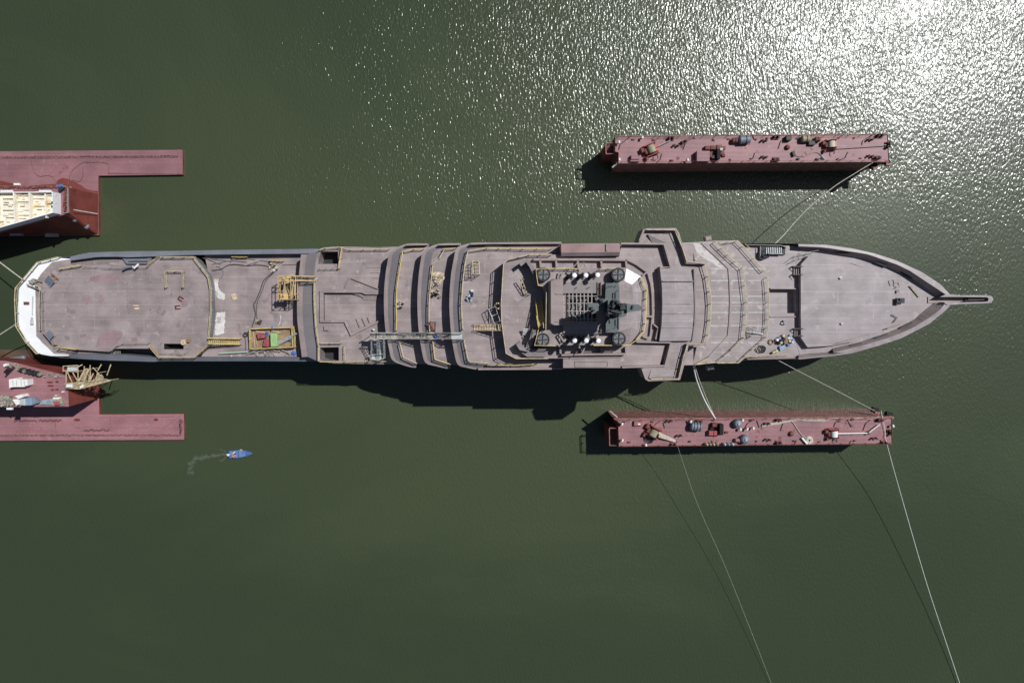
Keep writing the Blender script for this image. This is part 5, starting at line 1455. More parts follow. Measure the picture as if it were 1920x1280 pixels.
def fairlead_proto():
    t = thing('roller_fairlead', 'x', 'fairlead', (0, 0, 0), 'roller fairleads at the barge edges')
    MB().box((0, 0, 0), 1.1, .7, .2, 0, .03).build('fairlead_base', 'mrust', t)
    for x in (-.35, .35): MB().lathe((x, 0, .2), [(.17, 0), (.13, .3), (.17, .6), (.05, .62)], 12).build('fairlead_roller', 'dark', t)
    MB().box((0, .25, .2), 1.1, .12, .75, 0, .02).build('fairlead_plate', 'mrust', t)
    return t
fp = fairlead_proto()
spots = [(u2, 445, 172, 0, 'fairlead on the far edge of the glittering barge, before the khaki drum'), (u2, 440, 412, 3.14, 'fairlead on the near edge of the glittering barge, before the brown hatch'),
         (u2, 1610, 155, 0, 'fairlead at the far fore corner of the glittering barge'), (u2, 1690, 255, -1.57, 'fairlead at the fore end of the glittering barge holding the winch rope'), (u2, 1580, 395, 3.14, 'fairlead at the near fore corner of the glittering barge'),
         (u1, 1065, 185, 0, 'fairlead on the far edge of the glittering barge, leading the tilted winch wire'), (u1, 1210, 225, .4, 'small fairlead behind the wire of the tilted winch'),
         (l2, 470, 285, 0, 'fairlead on the streaked edge beside the long rope pile'), (l2, 470, 530, 3.14, 'fairlead on the plain edge of the streaked barge, by the vertical tank'),
         (l2, 1610, 285, 0, 'fairlead on the streaked barge where the three ropes meet'), (l2, 1710, 420, -1.57, 'fairlead in the middle of the fore end of the streaked barge'), (l2, 1655, 530, 3.14, 'fairlead at the corner where the long rope leaves southward'),
         (l1, 1090, 550, 3.14, 'fairlead at the tip of the rope fan on the streaked barge'), (l1, 1380, 300, 0, 'fairlead on the streaked edge behind the lying tank')]
for i, (fn, X, Y, r, lb) in enumerate(spots):
    if i == 0: fp.location = px(fn, X, Y, ZQ); fp['label'] = lb
    else: dup(fp, px(fn, X, Y, ZQ), r, lb)
def lampbox_proto():
    t = thing('deck_light', 'x', 'deck light', (0, 0, 0), 'small white deck lights on the barges')
    MB().lathe((0, 0, 0), [(.09, 0), (.07, .75)], 8).build('light_post', 'mrust', t)
    MB().box((0, 0, .75), .34, .5, .3, 0, .06).build('light_housing', 'whitecloth', t)
    return t
lp = lampbox_proto()
spots = [(u1, 738, 178, 'white deck light on the far edge behind the tilted winch'), (u1, 478, 230, 'white deck light at the upper aft corner of the glittering barge'), (u1, 482, 425, 'white deck light at the lower aft corner of the glittering barge'), (u1, 1245, 430, 'white deck light on the ship edge of the glittering barge, before the square pink tank'),
         (l1, 512, 318, 'white deck light at the upper aft corner of the streaked barge'), (l1, 515, 500, 'white deck light at the lower aft corner of the streaked barge'), (l1, 778, 552, 'white deck light on the plain edge below the fan winch'), (l1, 1280, 292, 'white deck light above the lying tank on the streaked edge'),
         (l2, 60, 275, 'large white box next to the upper vertical tank'), (l2, 35, 378, 'white box below the upper vertical tank'), (l2, 110, 375, 'middle white box of three near the upper vertical tank'), (l2, 178, 365, 'white box at the open end of the three by the upper vertical tank'), (l2, 1740, 340, 'white light inside the fore end of the streaked barge')]
for i, (fn, X, Y, lb) in enumerate(spots):
    z = ZQ if X < 1790 else ZQ - .9
    if i == 0: lp.location = px(fn, X, Y, ZQ); lp['label'] = lb
    else: dup(lp, px(fn, X, Y, z), random.uniform(-.3, .3), lb)

# tanks, drums, machinery
def lying_tank(fn, a, b, z, r, label, m='tank', bands=2):
    A, B = px(fn, *a, z + r), px(fn, *b, z + r)
    t = thing('lying_tank', label, 'tank', Vector(((A.x + B.x) / 2, (A.y + B.y) / 2, z)))
    MB().hcyl(A, B, r, 24, r * .35).build('tank_shell', m, t, smooth=False)
    o = MB()
    for k in range(bands):
        f = (k + .6) / bands
        p = A.lerp(B, f); d = (B - A).normalized() * .09
        o.hcyl(p - d, p + d, r * 1.04, 24)
    o.build('tank_band', 'dark', t)
    o = MB()
    for f in (.2, .8): o.box(A.lerp(B, f) - Vector((0, 0, r)), .3, r * 1.5, r * .7, math.atan2((B - A).y, (B - A).x))
    o.build('tank_saddle', 'mrust', t)
    return t
lying_tank(u2, (45, 195), (150, 190), ZQ, .74, 'large blue grey tank lying at the far edge of the glittering barge', bands=1)
lying_tank(u1, (1760, 205), (1810, 203), ZQ, .5, 'short rust red drum lying against the blue grey tank', 'mrust', 1)
lying_tank(u2, (745, 183), (820, 183), ZQ, .62, 'khaki drum lying next to the pale rope winch', 'khaki', 1)
lying_tank(l1, (1300, 350), (1400, 360), ZQ, .85, 'grey banded tank lying on the streaked barge', 'tank', 3)
lying_tank(u2, (890, 190), (940, 192), ZQ, .45, 'small rusty cylinder between the khaki drum and the winch', 'mrust', 1)
def upright_tank(fn, X, Y, label, r=.78, h=1.3):
    c = px(fn, X, Y, ZQ + h); c.z = ZQ
    t = thing('upright_tank', label, 'tank', c)
    MB().lathe(c, [(r, 0), (r, h - .25), (r * .75, h), (r * .2, h + .1)], 24).build('tank_shell', 'tank', t)
    MB().lathe(c + Vector((0, 0, h + .1)), [(.2, 0), (.2, .15), (.1, .18)], 12).build('tank_cap', 'lgrey', t)
upright_tank(l1, 1830, 328, 'grey upright tank near the streaked edge, beside three white boxes')
upright_tank(l2, 112, 505, 'grey upright tank at the plain edge behind the pink cylinder', .82, 1.4)
def boxes(fn, lst, z, m, nm, label, cat):
    t = thing(nm, label, cat, px(fn, lst[0][0], lst[0][1], z))
    for i, (X, Y, w, d, h, pn, mm) in enumerate(lst):
        MB().box(px(fn, X, Y, z), w, d, h, 0, .06).build(pn, mm or m, t)
    return t
boxes(u1, [(1410, 392, 2.4, 1.9, 1.3, 'housing', 'barge'), (1495, 375, .7, .9, 1.0, 'motor', 'mrust'), (1580, 370, .6, 1.8, 1.4, 'gearbox', 'black'), (1540, 395, .9, .6, .8, 'pump', 'dark'), (1640, 350, .8, .6, .5, 'valve_block', 'mrust'), (1655, 375, .6, .4, .4, 'valve_block', 'mrust')], ZQ, 'mrust', 'power_pack', 'square pink tank with black machinery at the ship side of the glittering barge', 'machinery')
boxes(u1, [(1470, 292, .95, .7, .8, 'tank_cell', 'mrust'), (1533, 290, .95, .7, .8, 'tank_cell', 'mrust'), (1596, 286, .95, .8, .85, 'tank_cell', 'mrust'), (1650, 290, .75, .6, .6, 'tank_cell', 'mrust'), (1620, 310, .6, .5, .9, 'pump', 'lgrey')], ZQ, 'mrust', 'valve_row', 'row of four rusty boxes in the middle of the glittering barge', 'machinery')
boxes(u1, [(655, 412, 1.7, 1.1, .7, 'box_body', 'barge'), (655, 402, 1.5, .7, .95, 'box_lid', 'barge')], ZQ, 'barge', 'deck_box', 'pink deck box at the aft end of the glittering barge', 'box')
boxes(l1, [(690, 318, 1.5, .9, .6, 'box_body', 'bargeside'), (700, 322, .5, .3, .75, 'box_lid', 'whitecloth')], ZQ, 'barge', 'deck_box', 'dusky deck box at the aft end of the streaked barge', 'box')
boxes(l1, [(1505, 420, .85, .9, 1.0, 'cylinder_housing', 'mred'), (1560, 420, .85, .9, 1.0, 'cylinder_housing', 'mred'), (1610, 375, .75, 2.0, 1.6, 'gearbox', 'black'), (1545, 330, .9, .7, 1.0, 'motor', 'mrust'), (1520, 375, .7, .6, .6, 'pump', 'black'), (1615, 438, 1.0, .3, .4, 'valve_block', 'lgrey'), (1690, 420, .6, .4, .3, 'valve_block', 'mrust')], ZQ, 'mred', 'power_pack', 'red and black machinery block where the double rope comes aboard', 'machinery')
o = MB().hcyl(px(l1, 1790, 510, ZQ + .5), px(l1, 1850, 510, ZQ + .5), .4, 14)
item(o, 'pink_cylinder', 'barge', 'short pink cylinder lying in front of the upright tank at the plain edge', 'cylinder')
for i, (fn, X, Y, lb) in enumerate(((u2, 575, 280, 'rusty brown hatch cone in the middle of the glittering barge'), (l2, 615, 435, 'rusty brown hatch cone in the middle of the streaked barge'))):
    o = MB().lathe(px(fn, X, Y, ZQ), [(.5, 0), (.45, .35), (.3, .6), (.12, .65)], 18)
    item(o, 'vent_cowl', 'mrust', lb, 'vent')
for i, (fn, a, b, lb, m, n) in enumerate(((l1, (1455, 545), (1570, 545), 'row of yellowish gas bottles at the plain edge of the streaked barge', 'paley', 4), (l1, (1655, 545), (1745, 540), 'row of white and blue gas bottles beside the yellowish ones', 'lgrey', 3))):
    t = thing('gas_bottles', lb, 'gas bottles', px(fn, (a[0] + b[0]) / 2, a[1], ZQ))
    for k in range(n):
        f = k / (n - 1)
        MB().lathe(px(fn, a[0] + (b[0] - a[0]) * f, a[1], ZQ), [(.27, 0), (.28, .05), (.28, 1.1), (.15, 1.3), (.07, 1.45)], 12).build('gas_bottle', m if k % 2 == 0 else ('khaki' if i == 0 else 'lblue'), t)
    MB().box(px(fn, (a[0] + b[0]) / 2, a[1] + 14, ZQ), 2.4, .1, .7, 0).build('bottle_rack', 'dark', t)
def rope_pile(fn, pts, label, r=.11, n=7, m='rope', z=ZQ, spread=.18, nm='rope_pile'):
    o = MB()
    for k in range(n):
        line = smooth_line([px(fn, X, Y, z + .1) + Vector((random.uniform(-spread, spread), random.uniform(-spread, spread), .08 * (k // 3))) for X, Y in pts], 5)
        o.tube(line, r, 5)
    return item(o, nm, m, label, 'rope')
rope_pile(l2, [(300, 345), (420, 325), (540, 305), (640, 282), (760, 278), (880, 282), (960, 288), (1035, 275)], 'long flaked pile of pale rope along the streaked barge edge')
rope_pile(l2, [(420, 300), (540, 300), (640, 285)], 'short loop of pale rope doubling the long flaked pile', .09, 3)
rope_pile(l2, [(1040, 275), (1100, 262), (1250, 268), (1400, 262), (1530, 272), (1610, 240)], 'single pale rope running forward along the streaked barge edge', .08, 1, spread=.02)
o = MB()
for k in range(11):
    f = (k - 5) / 5
    o.tube([px(l1, 935 - 8 * abs(f), 445 + f * 26, ZQ + 1.2), px(l1, 1118, 522 + f * 8, ZQ + .3)], .11, 5)
item(o, 'rope_fan', 'rope', 'fan of pale rope leading from the aft winch of the streaked barge', 'rope')
o = MB()
for k in range(6): o.torus(px(l1, 830, 480, ZQ + .08) + Vector((random.uniform(-.3, .3), random.uniform(-.2, .2), 0)), .55 + .1 * (k % 3), .07, 22, 6, .09 * k)
item(o, 'hose_coil', 'hose', 'dark hose coil lying next to the fan winch', 'hose')
o = MB()
for k in range(9): o.torus(px(l2, 822, 510, ZQ + .08), .18 + .07 * k, .07, 22, 6, .05 * (k % 2))
for k in range(5): o.torus(px(l2, 822, 510, ZQ + .2), .25 + .08 * k, .07, 22, 6, .08)
item(o, 'rope_coil', 'rope', 'round flat rope coil beside the white plank', 'rope')
a, b = px(l2, 740, 480, ZQ + .35), px(l2, 800, 550, ZQ + .35)
o = MB().box(a.lerp(b, .5), (b - a).length, .35, .2, math.atan2(b.y - a.y, b.x - a.x), .03)
item(o, 'white_plank', 'whitecloth', 'white plank leaning by the round rope coil', 'plank')
o = MB().tube(smooth_line([px(l2, X, Y, ZQ + .15) for X, Y in ((620, 285), (655, 330), (690, 385), (740, 450), (790, 490))], 5), .07, 5)
item(o, 'deck_rope', 'rope', 'slack rope running from the rope pile to the round coil', 'rope')
def taut(pts, r, m, label, nm='mooring_rope'):
    o = MB().tube(smooth_line(pts, 8), r, 6)
    return item(o, nm, m, label, 'rope')
taut([px(u1, 915, 265, ZQ + 1), px(u1, 1065, 200, ZQ + .5)], .07, 'greyrope', 'grey green wire from the tilted winch to the barge edge')
taut([px(u2, 1090, 268, ZQ + 1.1), px(u2, 1690, 250, ZQ + .5)], .08, 'greyrope', 'straight grey rope along the fore end of the glittering barge')
taut([px(l2, 1140, 436, ZQ + 1.1), px(l2, 1480, 430, ZQ + .5)], .12, 'whitecloth', 'straight white rope from the fore winch of the streaked barge')
taut([px(l2, 1490, 428, ZQ + .5), px(l2, 1620, 330, ZQ + .6)], .11, 'whitecloth', 'white rope slanting from the deck post to the corner fairlead')
item(MB().lathe(px(l2, 1470, 425, ZQ), [(.3, 0), (.22, .5), (.3, .6)], 12), 'deck_post', 'dark', 'dark deck post where the white rope bends', 'post')
o = MB().tube(smooth_line([px(u2, X, Y, ZQ + .1) for X, Y in ((640, 335), (680, 375), (760, 378), (800, 365), (880, 338), (930, 345), (985, 400))], 5), .055, 5)
item(o, 'loose_line', 'khaki', 'thin loose line trailing behind the pale rope winch', 'rope')
item(MB().blob(px(u2, 985, 395, ZQ), .5, .35, .5, 21, .3), 'grey_tarp', 'lgrey', 'small grey bundle near the ship edge of the glittering barge', 'bundle')
item(MB().box(px(u2, 640, 355, ZQ), .5, .9, .5, .3, .05), 'tool_chest', 'dark', 'dark tool chest at the end of the thin loose line', 'chest')
item(MB().box(px(u2, 575, 185, ZQ), 1.0, .8, .9, 0, .05), 'dark_box', 'dark', 'dark box with a ring at the far edge beside the khaki drum', 'box')
item(MB().box(px(u2, 840, 235, ZQ), 1.2, .8, .6, 0, .05), 'control_stand', 'dark', 'dark control stand behind the pale rope winch', 'stand')
for fn, X, Y, a, lb in ((l2, 1545, 165, -.25, 'black rubber fender on the streaked edge, nearer the ropes'), (l2, 1700, 215, -.25, 'black rubber fender at the upper fore corner of the streaked barge'), (u2, 1670, 450, -.15, 'black rubber fender at the near fore corner of the glittering barge'), (u2, 1525, 490, .4, 'black rubber fender hung under the slack rope')):
    c = px(fn, X, Y, ZQ - 2.2)
    t = thing('rubber_fender', lb, 'fender', c, 'black fenders at the barge corners')
    MB().hcyl(c + Vector((-.6 * math.cos(a), -.6 * math.sin(a), .5)), c + Vector((.6 * math.cos(a), .6 * math.sin(a), .5)), .5, 14).build('fender_body', 'black', t)
    MB().box(c + Vector((.3, -.5, .4)), 1.0, .5, .6, a, .05).build('fender_bracket', 'bargeside', t)
# aft corner shoe of both barges
for c, lb, a in ((px(u1, 450, 468, ZQ - .4), 'pale corner shoe under the aft end of the glittering barge', .7), (px(l1, 420, 215, ZQ - 1.2), 'pale corner shoe at the streaked aft corner', -.7)):
    item(MB().hcyl(c + Vector((-.7, -.6 * (1 if a > 0 else -1), 0)), c + Vector((.7, .6 * (1 if a > 0 else -1), 0)), .17, 12, .1), 'corner_shoe', 'rail', lb, 'fender')

# ================================================================ mooring ropes
taut([P(-66, 440, 9.7), P(0, 492, 10.5), P(44, 525, 12)], .11, 'rope', 'pale rope from the white stern towards the upper dock')
taut([P(-72, 673, 9.7), P(0, 627, 10.5), P(34, 605, 12)], .11, 'rope', 'pale rope from the white stern down towards the lower dock')
taut([P(1638, 304, ZQ), P(1600, 327, 8.5), P(1560, 353, 8.2), P(1510, 396, 8.5), P(1470, 440, 10), P(1452, 458, 13)], .075, 'rope', 'slack rope hanging from the glittering barge to the port bow')
taut([P(1455, 673, 14), P(1500, 697, 12.5), P(1570, 733, 11), P(1640, 770, ZQ)], .07, 'greyrope', 'grey rope from the starboard bow down to the streaked barge')
taut([P(1300, 683, 20), P(1306, 712, 16.5), P(1322, 752, 12), P(1342, 786, ZQ)], .15, 'whitecloth', 'thicker white rope of the pair from the bridge side to the barge machinery')
taut([P(1302, 683, 20), P(1311, 712, 16), P(1324, 745, 12.5), P(1341, 784, ZQ)], .08, 'rope', 'thinner rope of the pair from the bridge side to the barge machinery')
taut([P(1270, 834, ZQ), P(1285, 880, 7), P(1310, 950, 5), P(1360, 1062, 3), P(1410, 1187, 1.5), P(1452, 1295, .5)], .032, 'greyrope', 'thin grey line curving away southward from the streaked barge')
taut([P(1652, 770, ZQ + .3), P(1660, 810, ZQ + .3), P(1663, 832, ZQ), P(1690, 930, 5.5), P(1735, 1085, 2.5), P(1770, 1192, 1.2), P(1806, 1300, .5)], .055, 'whitecloth', 'long thick rope running southward past the fore end of the streaked barge')
# ================================================================ floating docks on the left
k1 = crop(0, 260, 5.333)      # upper dock
k2 = crop(0, 650, 5.333)      # lower dock
k3 = crop(0, 660, 8.727)
ZPON, ZTW = 0.7, 9.6
def dock(label, pon, tower_top, tower_base, paint='red'):
    t = thing('floating_dock', label, 'floating dock', P(60, (pon[0][1] + pon[2][1]) / 2, 0))
    q = PL(pon, ZPON)
    MB().sheet(q).build('pontoon_deck', paint, t)
    MB().strip(q, [Vector((p.x, p.y, -1.5)) for p in q], True).build('pontoon_side', 'redwall', t)
    tp, tb = PL(tower_top, ZTW), PL(tower_base, ZPON - .1)
    n = len(tp)
    MB().strip(tp, tb, True).build('wing_wall', 'redwall', t)
    MB().sheet(tp).build('wing_deck', paint, t)
    return t
du = dock('upper floating dock with faded red pontoon and a white roofless block on its wing wall',
          [(-260, 286), (342.3, 281), (342.6, 327.5), (184.5, 329.5), (184.8, 441), (-260, 444)],
          [(-300, 349), (124, 348.5), (128.3, 352), (128.5, 399), (122, 402), (0, 436), (-300, 440)],
          [(-300, 366), (184, 363), (184.6, 365), (184.6, 438), (183, 440.5), (0, 441), (-300, 443)])
dl = dock('lower floating dock with pink red decks and a yellow scaffold at its end',
          [(-260, 700), (184.5, 688), (186.3, 776.6), (345, 775.6), (345.6, 823.4), (-260, 827)],
          [(-300, 672), (8, 676), (30, 680), (122, 703), (127, 706), (129, 762), (-300, 764)],
          [(-300, 671), (60, 669), (110, 684), (186, 692), (186.3, 699), (186.2, 746), (-300, 748)], 'red2')
# ledge just under the surface, red brown through the shallow water
o = MB().prism(PL([(-60, 655), (62, 656), (64, 672), (80, 700), (-60, 700)], .05), -1)
o.build('submerged_ledge', mat('muddy_red', (0.10, 0.065, 0.045), .5, .4, blotch=.25), dl)
# pontoon details: rows of chain and fittings
def rope_on(t, pts, z, r, m, nm='deck_chain'):
    o = MB().tube(smooth_line([P(*p, z) for p in pts], 5), r, 5); o.build(nm, m, t)
for dk, fn, y0, xs, nm in ((du, k1, 180, (0, 1780), 'c'), (dl, k2, 883, (0, 1800), 'c')):
    o = MB()
    for i in range(130):
        X = xs[0] + (xs[1] - xs[0]) * i / 129 + random.uniform(-4, 4)
        Yb = (188 - 14 * X / 1800) if dk is du else (883 - 2 * X / 1800)
        o.box(px(fn, X, Yb + random.uniform(-5, 5), ZPON), random.uniform(.15, .4), random.uniform(.1, .25), random.uniform(.08, .3), random.uniform(0, 3))
    o.build('fitting_row', 'chain', dk)
    o = MB()
    for pts in (([(0, 200), (1780, 185)], [(1785, 110), (1785, 355)], [(1090, 185), (1090, 355)], [(1080, 345), (1820, 352)], [(540, 130), (540, 380)]) if dk is du else ([(0, 885), (1830, 880)], [(1800, 690), (1805, 920)], [(1105, 700), (1110, 840)], [(990, 705), (1800, 700)], [(0, 935), (1840, 925)], [(555, 720), (560, 930)])):
        a, b = px(fn, *pts[0], ZPON), px(fn, *pts[1], ZPON)
        o.box(a.lerp(b, .5), (b - a).length, .12, .12, math.atan2(b.y - a.y, b.x - a.x))
    o.build('deck_rib', 'barge', dk)
for pts in ([(310, 215), (335, 320), (390, 375), (480, 370), (540, 395), (555, 460)], [(680, 460), (710, 340), (780, 270), (850, 235), (950, 240)], [(830, 290), (825, 380), (790, 430), (720, 410)], [(1080, 250), (1000, 235), (860, 240)]):
    rope_on(du, k1(pts), ZPON + .06, .06, 'chain')
for pts in ([(280, 745), (300, 800), (340, 830)], [(405, 745), (415, 800), (400, 840)], [(610, 780), (640, 830)], [(690, 740), (750, 800), (800, 810)], [(1640, 810), (1720, 750), (1790, 700)]):
    rope_on(dl, k2(pts), ZPON + .06, .06, 'barge')
for fx in (lambda i: (850 + i * 16, 832 + random.uniform(-8, 8)), lambda i: (1810 + random.uniform(-10, 10), 730 + i * 9), lambda i: (150 + i * 14, 738 + random.uniform(-8, 4)), lambda i: (400 + i * 14, 738 + random.uniform(-8, 4))):
    o = MB()
    for i in range(16): o.box(px(k2, *fx(i), ZPON), .35, .25, .22, random.uniform(0, 3))
    o.build('fitting_row', 'chain', dl)
o = MB()
for X, Y in ((500, 355), (570, 350), (505, 390), (525, 430), (570, 428)):
    q = [px(k2, X + (34 if Y < 400 and X < 520 else 20) * math.cos(k * .5), Y + 11 * math.sin(k * .5), ZTW + .006) for k in range(13)]
    o.sheet(q)
for X, Y, rx in ((770, 730, 34), (1558, 728, 24)):
    o.sheet([px(k2, X + rx * math.cos(k * .5), Y + 14 * math.sin(k * .5), ZPON + .006) for k in range(13)])
o.build('damp_spot', mat('damp_red', (0.15, 0.04, 0.035), .4, .45), dl)
o = MB()
for pts in ([(0, 420), (60, 435), (150, 452), (150, 470), (0, 470)], [(560, 460), (570, 420), (620, 392), (690, 405), (820, 470), (850, 500), (935, 522), (980, 525), (980, 545), (690, 480), (600, 470)], [(300, 470), (560, 452), (560, 472), (300, 478)]):
    o.sheet(PL(k1(pts), ZPON + .006))
o.build('damp_patch', mat('damp_red', (0.17, 0.045, 0.035), .45, .4, blotch=.15), du)
# wing deck fittings
for fn, X, Y, z, dk, w, d in ((k1, 706, 505, ZTW - 1.3, du, .4, .7), (k1, 706, 680, ZTW - 1.3, du, .4, .7), (k2, 720, 560, ZTW - 1.3, dl, .4, .6), (k2, 108, 615, ZTW - .4, dl, 1.0, .4), (k1, 180, 460, ZPON, du, 1.1, .4)):
    MB().box(px(fn, X, Y, z), w, d, .5, 0, .05).build('depth_mark_board', 'white', dk)
for X0, X1, Y in ((110, 240, 950), (462, 590, 962)):
    a, b = px(k1, X0, Y, .9), px(k1, X1, Y, .9)
    MB().box(a.lerp(b, .5), (b - a).length, .8, .5, 0, .1).build('fender_beam', 'lgrey', du)
for a, b, dk, fn, zz in (((690, 770), (760, 815), du, k1, 6.8), ((810, 850), (880, 885), du, k1, 3.8), ((110, 130), (245, 110), dl, k2, 3.5)):
    p, q = px(fn, *a, zz), px(fn, *b, zz)
    MB().hcyl(p, q, .5, 12, .2).build('fender_beam', 'tank', dk)
o = MB()
for i in range(14):
    o.box(px(k1, 745 + 17.5 * i, 712 + 3.0 * i, ZTW - .52 - i * .57), .26, .14, .12, -.17)
o.build('draught_scale', 'lgrey', du)
o = MB(); o.wall(PL(k1([(640, 748), (690, 742), (685, 490), (640, 480)]), ZTW), .3, .15); o.build('wing_deck_edge', 'lip', du)
o = MB()
for k in range(9): o.box(px(k1, 655 + random.uniform(-10, 10), 510 + k * 26, ZTW), .5, .3, random.uniform(.2, .6), random.uniform(0, 3), .03)
for k in range(24): o.box(px(k1, 10 + k * 24, 488 + random.uniform(-5, 5), ZTW), .5, .25, random.uniform(.2, .4), random.uniform(0, 3), .03)
o.build('wing_deck_fitting', 'mrust', du)
item(MB().blob(px(k1, 612, 480, ZTW), .45, .4, .6, 31, .25), 'blue_drum', 'blue', 'small blue bundle at the corner of the white roofless block', 'bundle')
item(MB().box(px(k1, 628, 508, ZTW), 1.0, .6, .7, .6, .05), 'dark_crate', 'dark', 'dark crate next to the small blue bundle', 'crate')
# white roofless block
ZB2 = ZTW + 2.3
t = thing('roofless_block', 'white roofless accommodation block with cream compartments on the upper dock', 'ship block', P(40, 395, ZTW))
blk = PL([(-220, 361), (98.5, 359.5), (99, 399), (0, 427), (-220, 489)], ZB2)
inn = PL([(-215, 362.5), (97, 361), (97.2, 397.3), (0, 424.5), (-215, 485)], ZB2)
MB().strip(blk, [Vector((p.x, p.y, ZTW)) for p in blk], True).build('outer_wall', 'white', t)
MB().sheet(blk, [inn]).build('wall_top', 'white', t)
ifl = [Vector((p.x, p.y, ZB2 - 1.0)) for p in inn]
MB().strip(inn, ifl, True).build('inner_wall', 'cream', t)
MB().sheet(ifl).build('inner_floor', 'cream', t)
o = MB()
for X in (140, 295, -40, 440):
    hi = X in (140, 295)
    o.box((px(k1, X, 540, ZB2) + px(k1, X, 830 if X < 200 else 790, ZB2)) / 2 - Vector((0, 0, 1.0 if hi else .9)), .25, abs(px(k1, X, 540, ZB2).y - px(k1, X, 830 if X < 200 else 790, ZB2).y), .98 if hi else .5)
for X0, X1, Y in ((0, 130, 590), (0, 130, 705), (150, 280, 705), (300, 440, 590), (300, 440, 665), (150, 280, 620), (30, 130, 780), (150, 230, 790), (450, 530, 560), (450, 530, 640), (0, 130, 650), (150, 280, 560), (150, 280, 755)):
    a, b = px(k1, X0, Y, ZB2), px(k1, X1, Y, ZB2)
    o.box(a.lerp(b, .5) - Vector((0, 0, 1.0)), (b - a).length, .14, random.uniform(.25, .5))
for X, Y in ((70, 630), (110, 665), (240, 590), (275, 630), (320, 550), (390, 548), (350, 745), (110, 745), (500, 625), (20, 820), (90, 820), (230, 660), (215, 720), (60, 760), (370, 620), (400, 700), (470, 700), (200, 545)):
    o.box(px(k1, X, Y, ZB2 - 1), random.uniform(.5, 1.1), random.uniform(.3, .7), random.uniform(.15, .4), 0, .03)
o.build('compartment_wall', 'cream', t)
o = MB()
for X, Y in ((522, 640), (520, 680)): o.box(px(k1, X, Y, ZB2), .2, .4, .12)
o.build('wall_bracket', 'dark', t)
for X in (75, 460):
    a = px(k1, X, 527, ZB2 - .2); MB().box(a, 2.2, .35, .3).build('wall_ledge', 'white', t)

# lower dock: things on the wing deck
t = thing('white_container', 'white stepped container standing alone on the red wing deck', 'container', px(k3, 300, 500, ZTW))
q = PL(k3([(145, 445), (270, 425), (272, 445), (450, 448), (455, 545), (405, 550), (400, 568), (215, 570), (150, 585)]), ZTW + 1.5)
MB().prism(q, ZTW).build('container_body', 'whitecloth', t)
o = MB()
for X in (215, 275, 350, 400):
    a, b = px(k3, X, 455, ZTW + 1.5), px(k3, X, 545, ZTW + 1.5); o.box(a.lerp(b, .5), .1, abs(a.y - b.y), .08)
o.build('roof_seam', 'lgrey', t)
def slab_box(pts, h, m, nm, lb, cat, z=ZTW, fn=k3, tilt=0):
    q = PL(fn(pts), z + h)
    if tilt: q[0].z -= tilt; q[-1].z -= tilt
    return item(MB().prism(q, z), nm, m, lb, cat)
slab_box([(410, 755), (515, 745), (525, 865), (415, 870)], 1.5, 'lblue', 'blue_container', 'pale blue container with a sloping shadow on the wing deck', 'container')
slab_box([(320, 770), (410, 755), (414, 870), (322, 866)], 1.3, 'lgrey', 'panel_stack', 'pale grey panel stack touching the blue container', 'panels')
slab_box([(240, 720), (345, 690), (390, 730), (300, 765)], 1.6, 'whitecloth', 'white_board', 'bright white board lying crooked behind the grey panels', 'panel')
slab_box([(205, 775), (300, 765), (320, 790), (320, 850), (270, 870), (225, 810)], 1.1, 'whitecloth', 'white_block', 'rounded white block between the scrap heap and grey panels', 'block')
slab_box([(530, 740), (550, 735), (640, 830), (550, 850), (530, 860)], .9, 'tank', 'grey_wedge', 'dark grey wedge leaning on the blue container', 'wedge')
slab_box([(865, 810), (975, 805), (965, 865), (890, 870)], .8, 'mred', 'red_crate', 'orange red crate at the end of the pipe stack', 'crate')
slab_box([(895, 695), (935, 700), (930, 725), (890, 725)], .7, 'palewood', 'cardboard_box', 'smaller pale box above the long white box', 'box')
slab_box([(865, 740), (970, 738), (970, 768), (870, 770)], .6, 'whitecloth', 'long_box', 'long white box beside the orange red crate', 'box')
slab_box([(1005, 640), (1045, 650), (1040, 662), (1010, 660)], .5, 'whitecloth', 'small_bag', 'small white bag near the scaffold foot', 'bag')
rnd = random.Random(5)
o = MB()
for i in range(40):
    o.box(px(k3, rnd.uniform(40, 235), rnd.uniform(715, 855), ZTW), rnd.uniform(.25, 1.1), rnd.uniform(.15, .5), rnd.uniform(.2, .9), rnd.uniform(0, 3), .04)
for i in range(8):
    a = px(k3, rnd.uniform(60, 200), rnd.uniform(720, 800), ZTW + .9); b = px(k3, rnd.uniform(160, 270), rnd.uniform(800, 865), ZTW + .7); o.tube([a, b], .07, 5)
item(o, 'scrap_heap', 'scrap', 'grey scrap heap at the edge of the lower dock', 'scrap')
o = MB()
for k in range(8):
    o.tube([px(k3, 650 + 8 * k, 850 - 9 * k, ZTW + .3 + .05 * (k % 3)), px(k3, 1045 - 12 * k, 862 - 14 * k, ZTW + .35)], .12, 5)
item(o, 'pipe_stack', 'pipegrey', 'stack of grey blue pipes along the edge of the lower dock', 'pipes')
item(MB().box(px(k3, 1010, 805, ZTW), 1.0, .9, .7, .3, .05), 'green_box', 'khaki', 'olive box at the outer end of the pipe stack', 'box')
t = None
cols = ['khaki', 'black', 'dark', 'khaki', 'black', 'dark', 'dark', 'black', 'dark', 'black', 'khaki', 'paley']
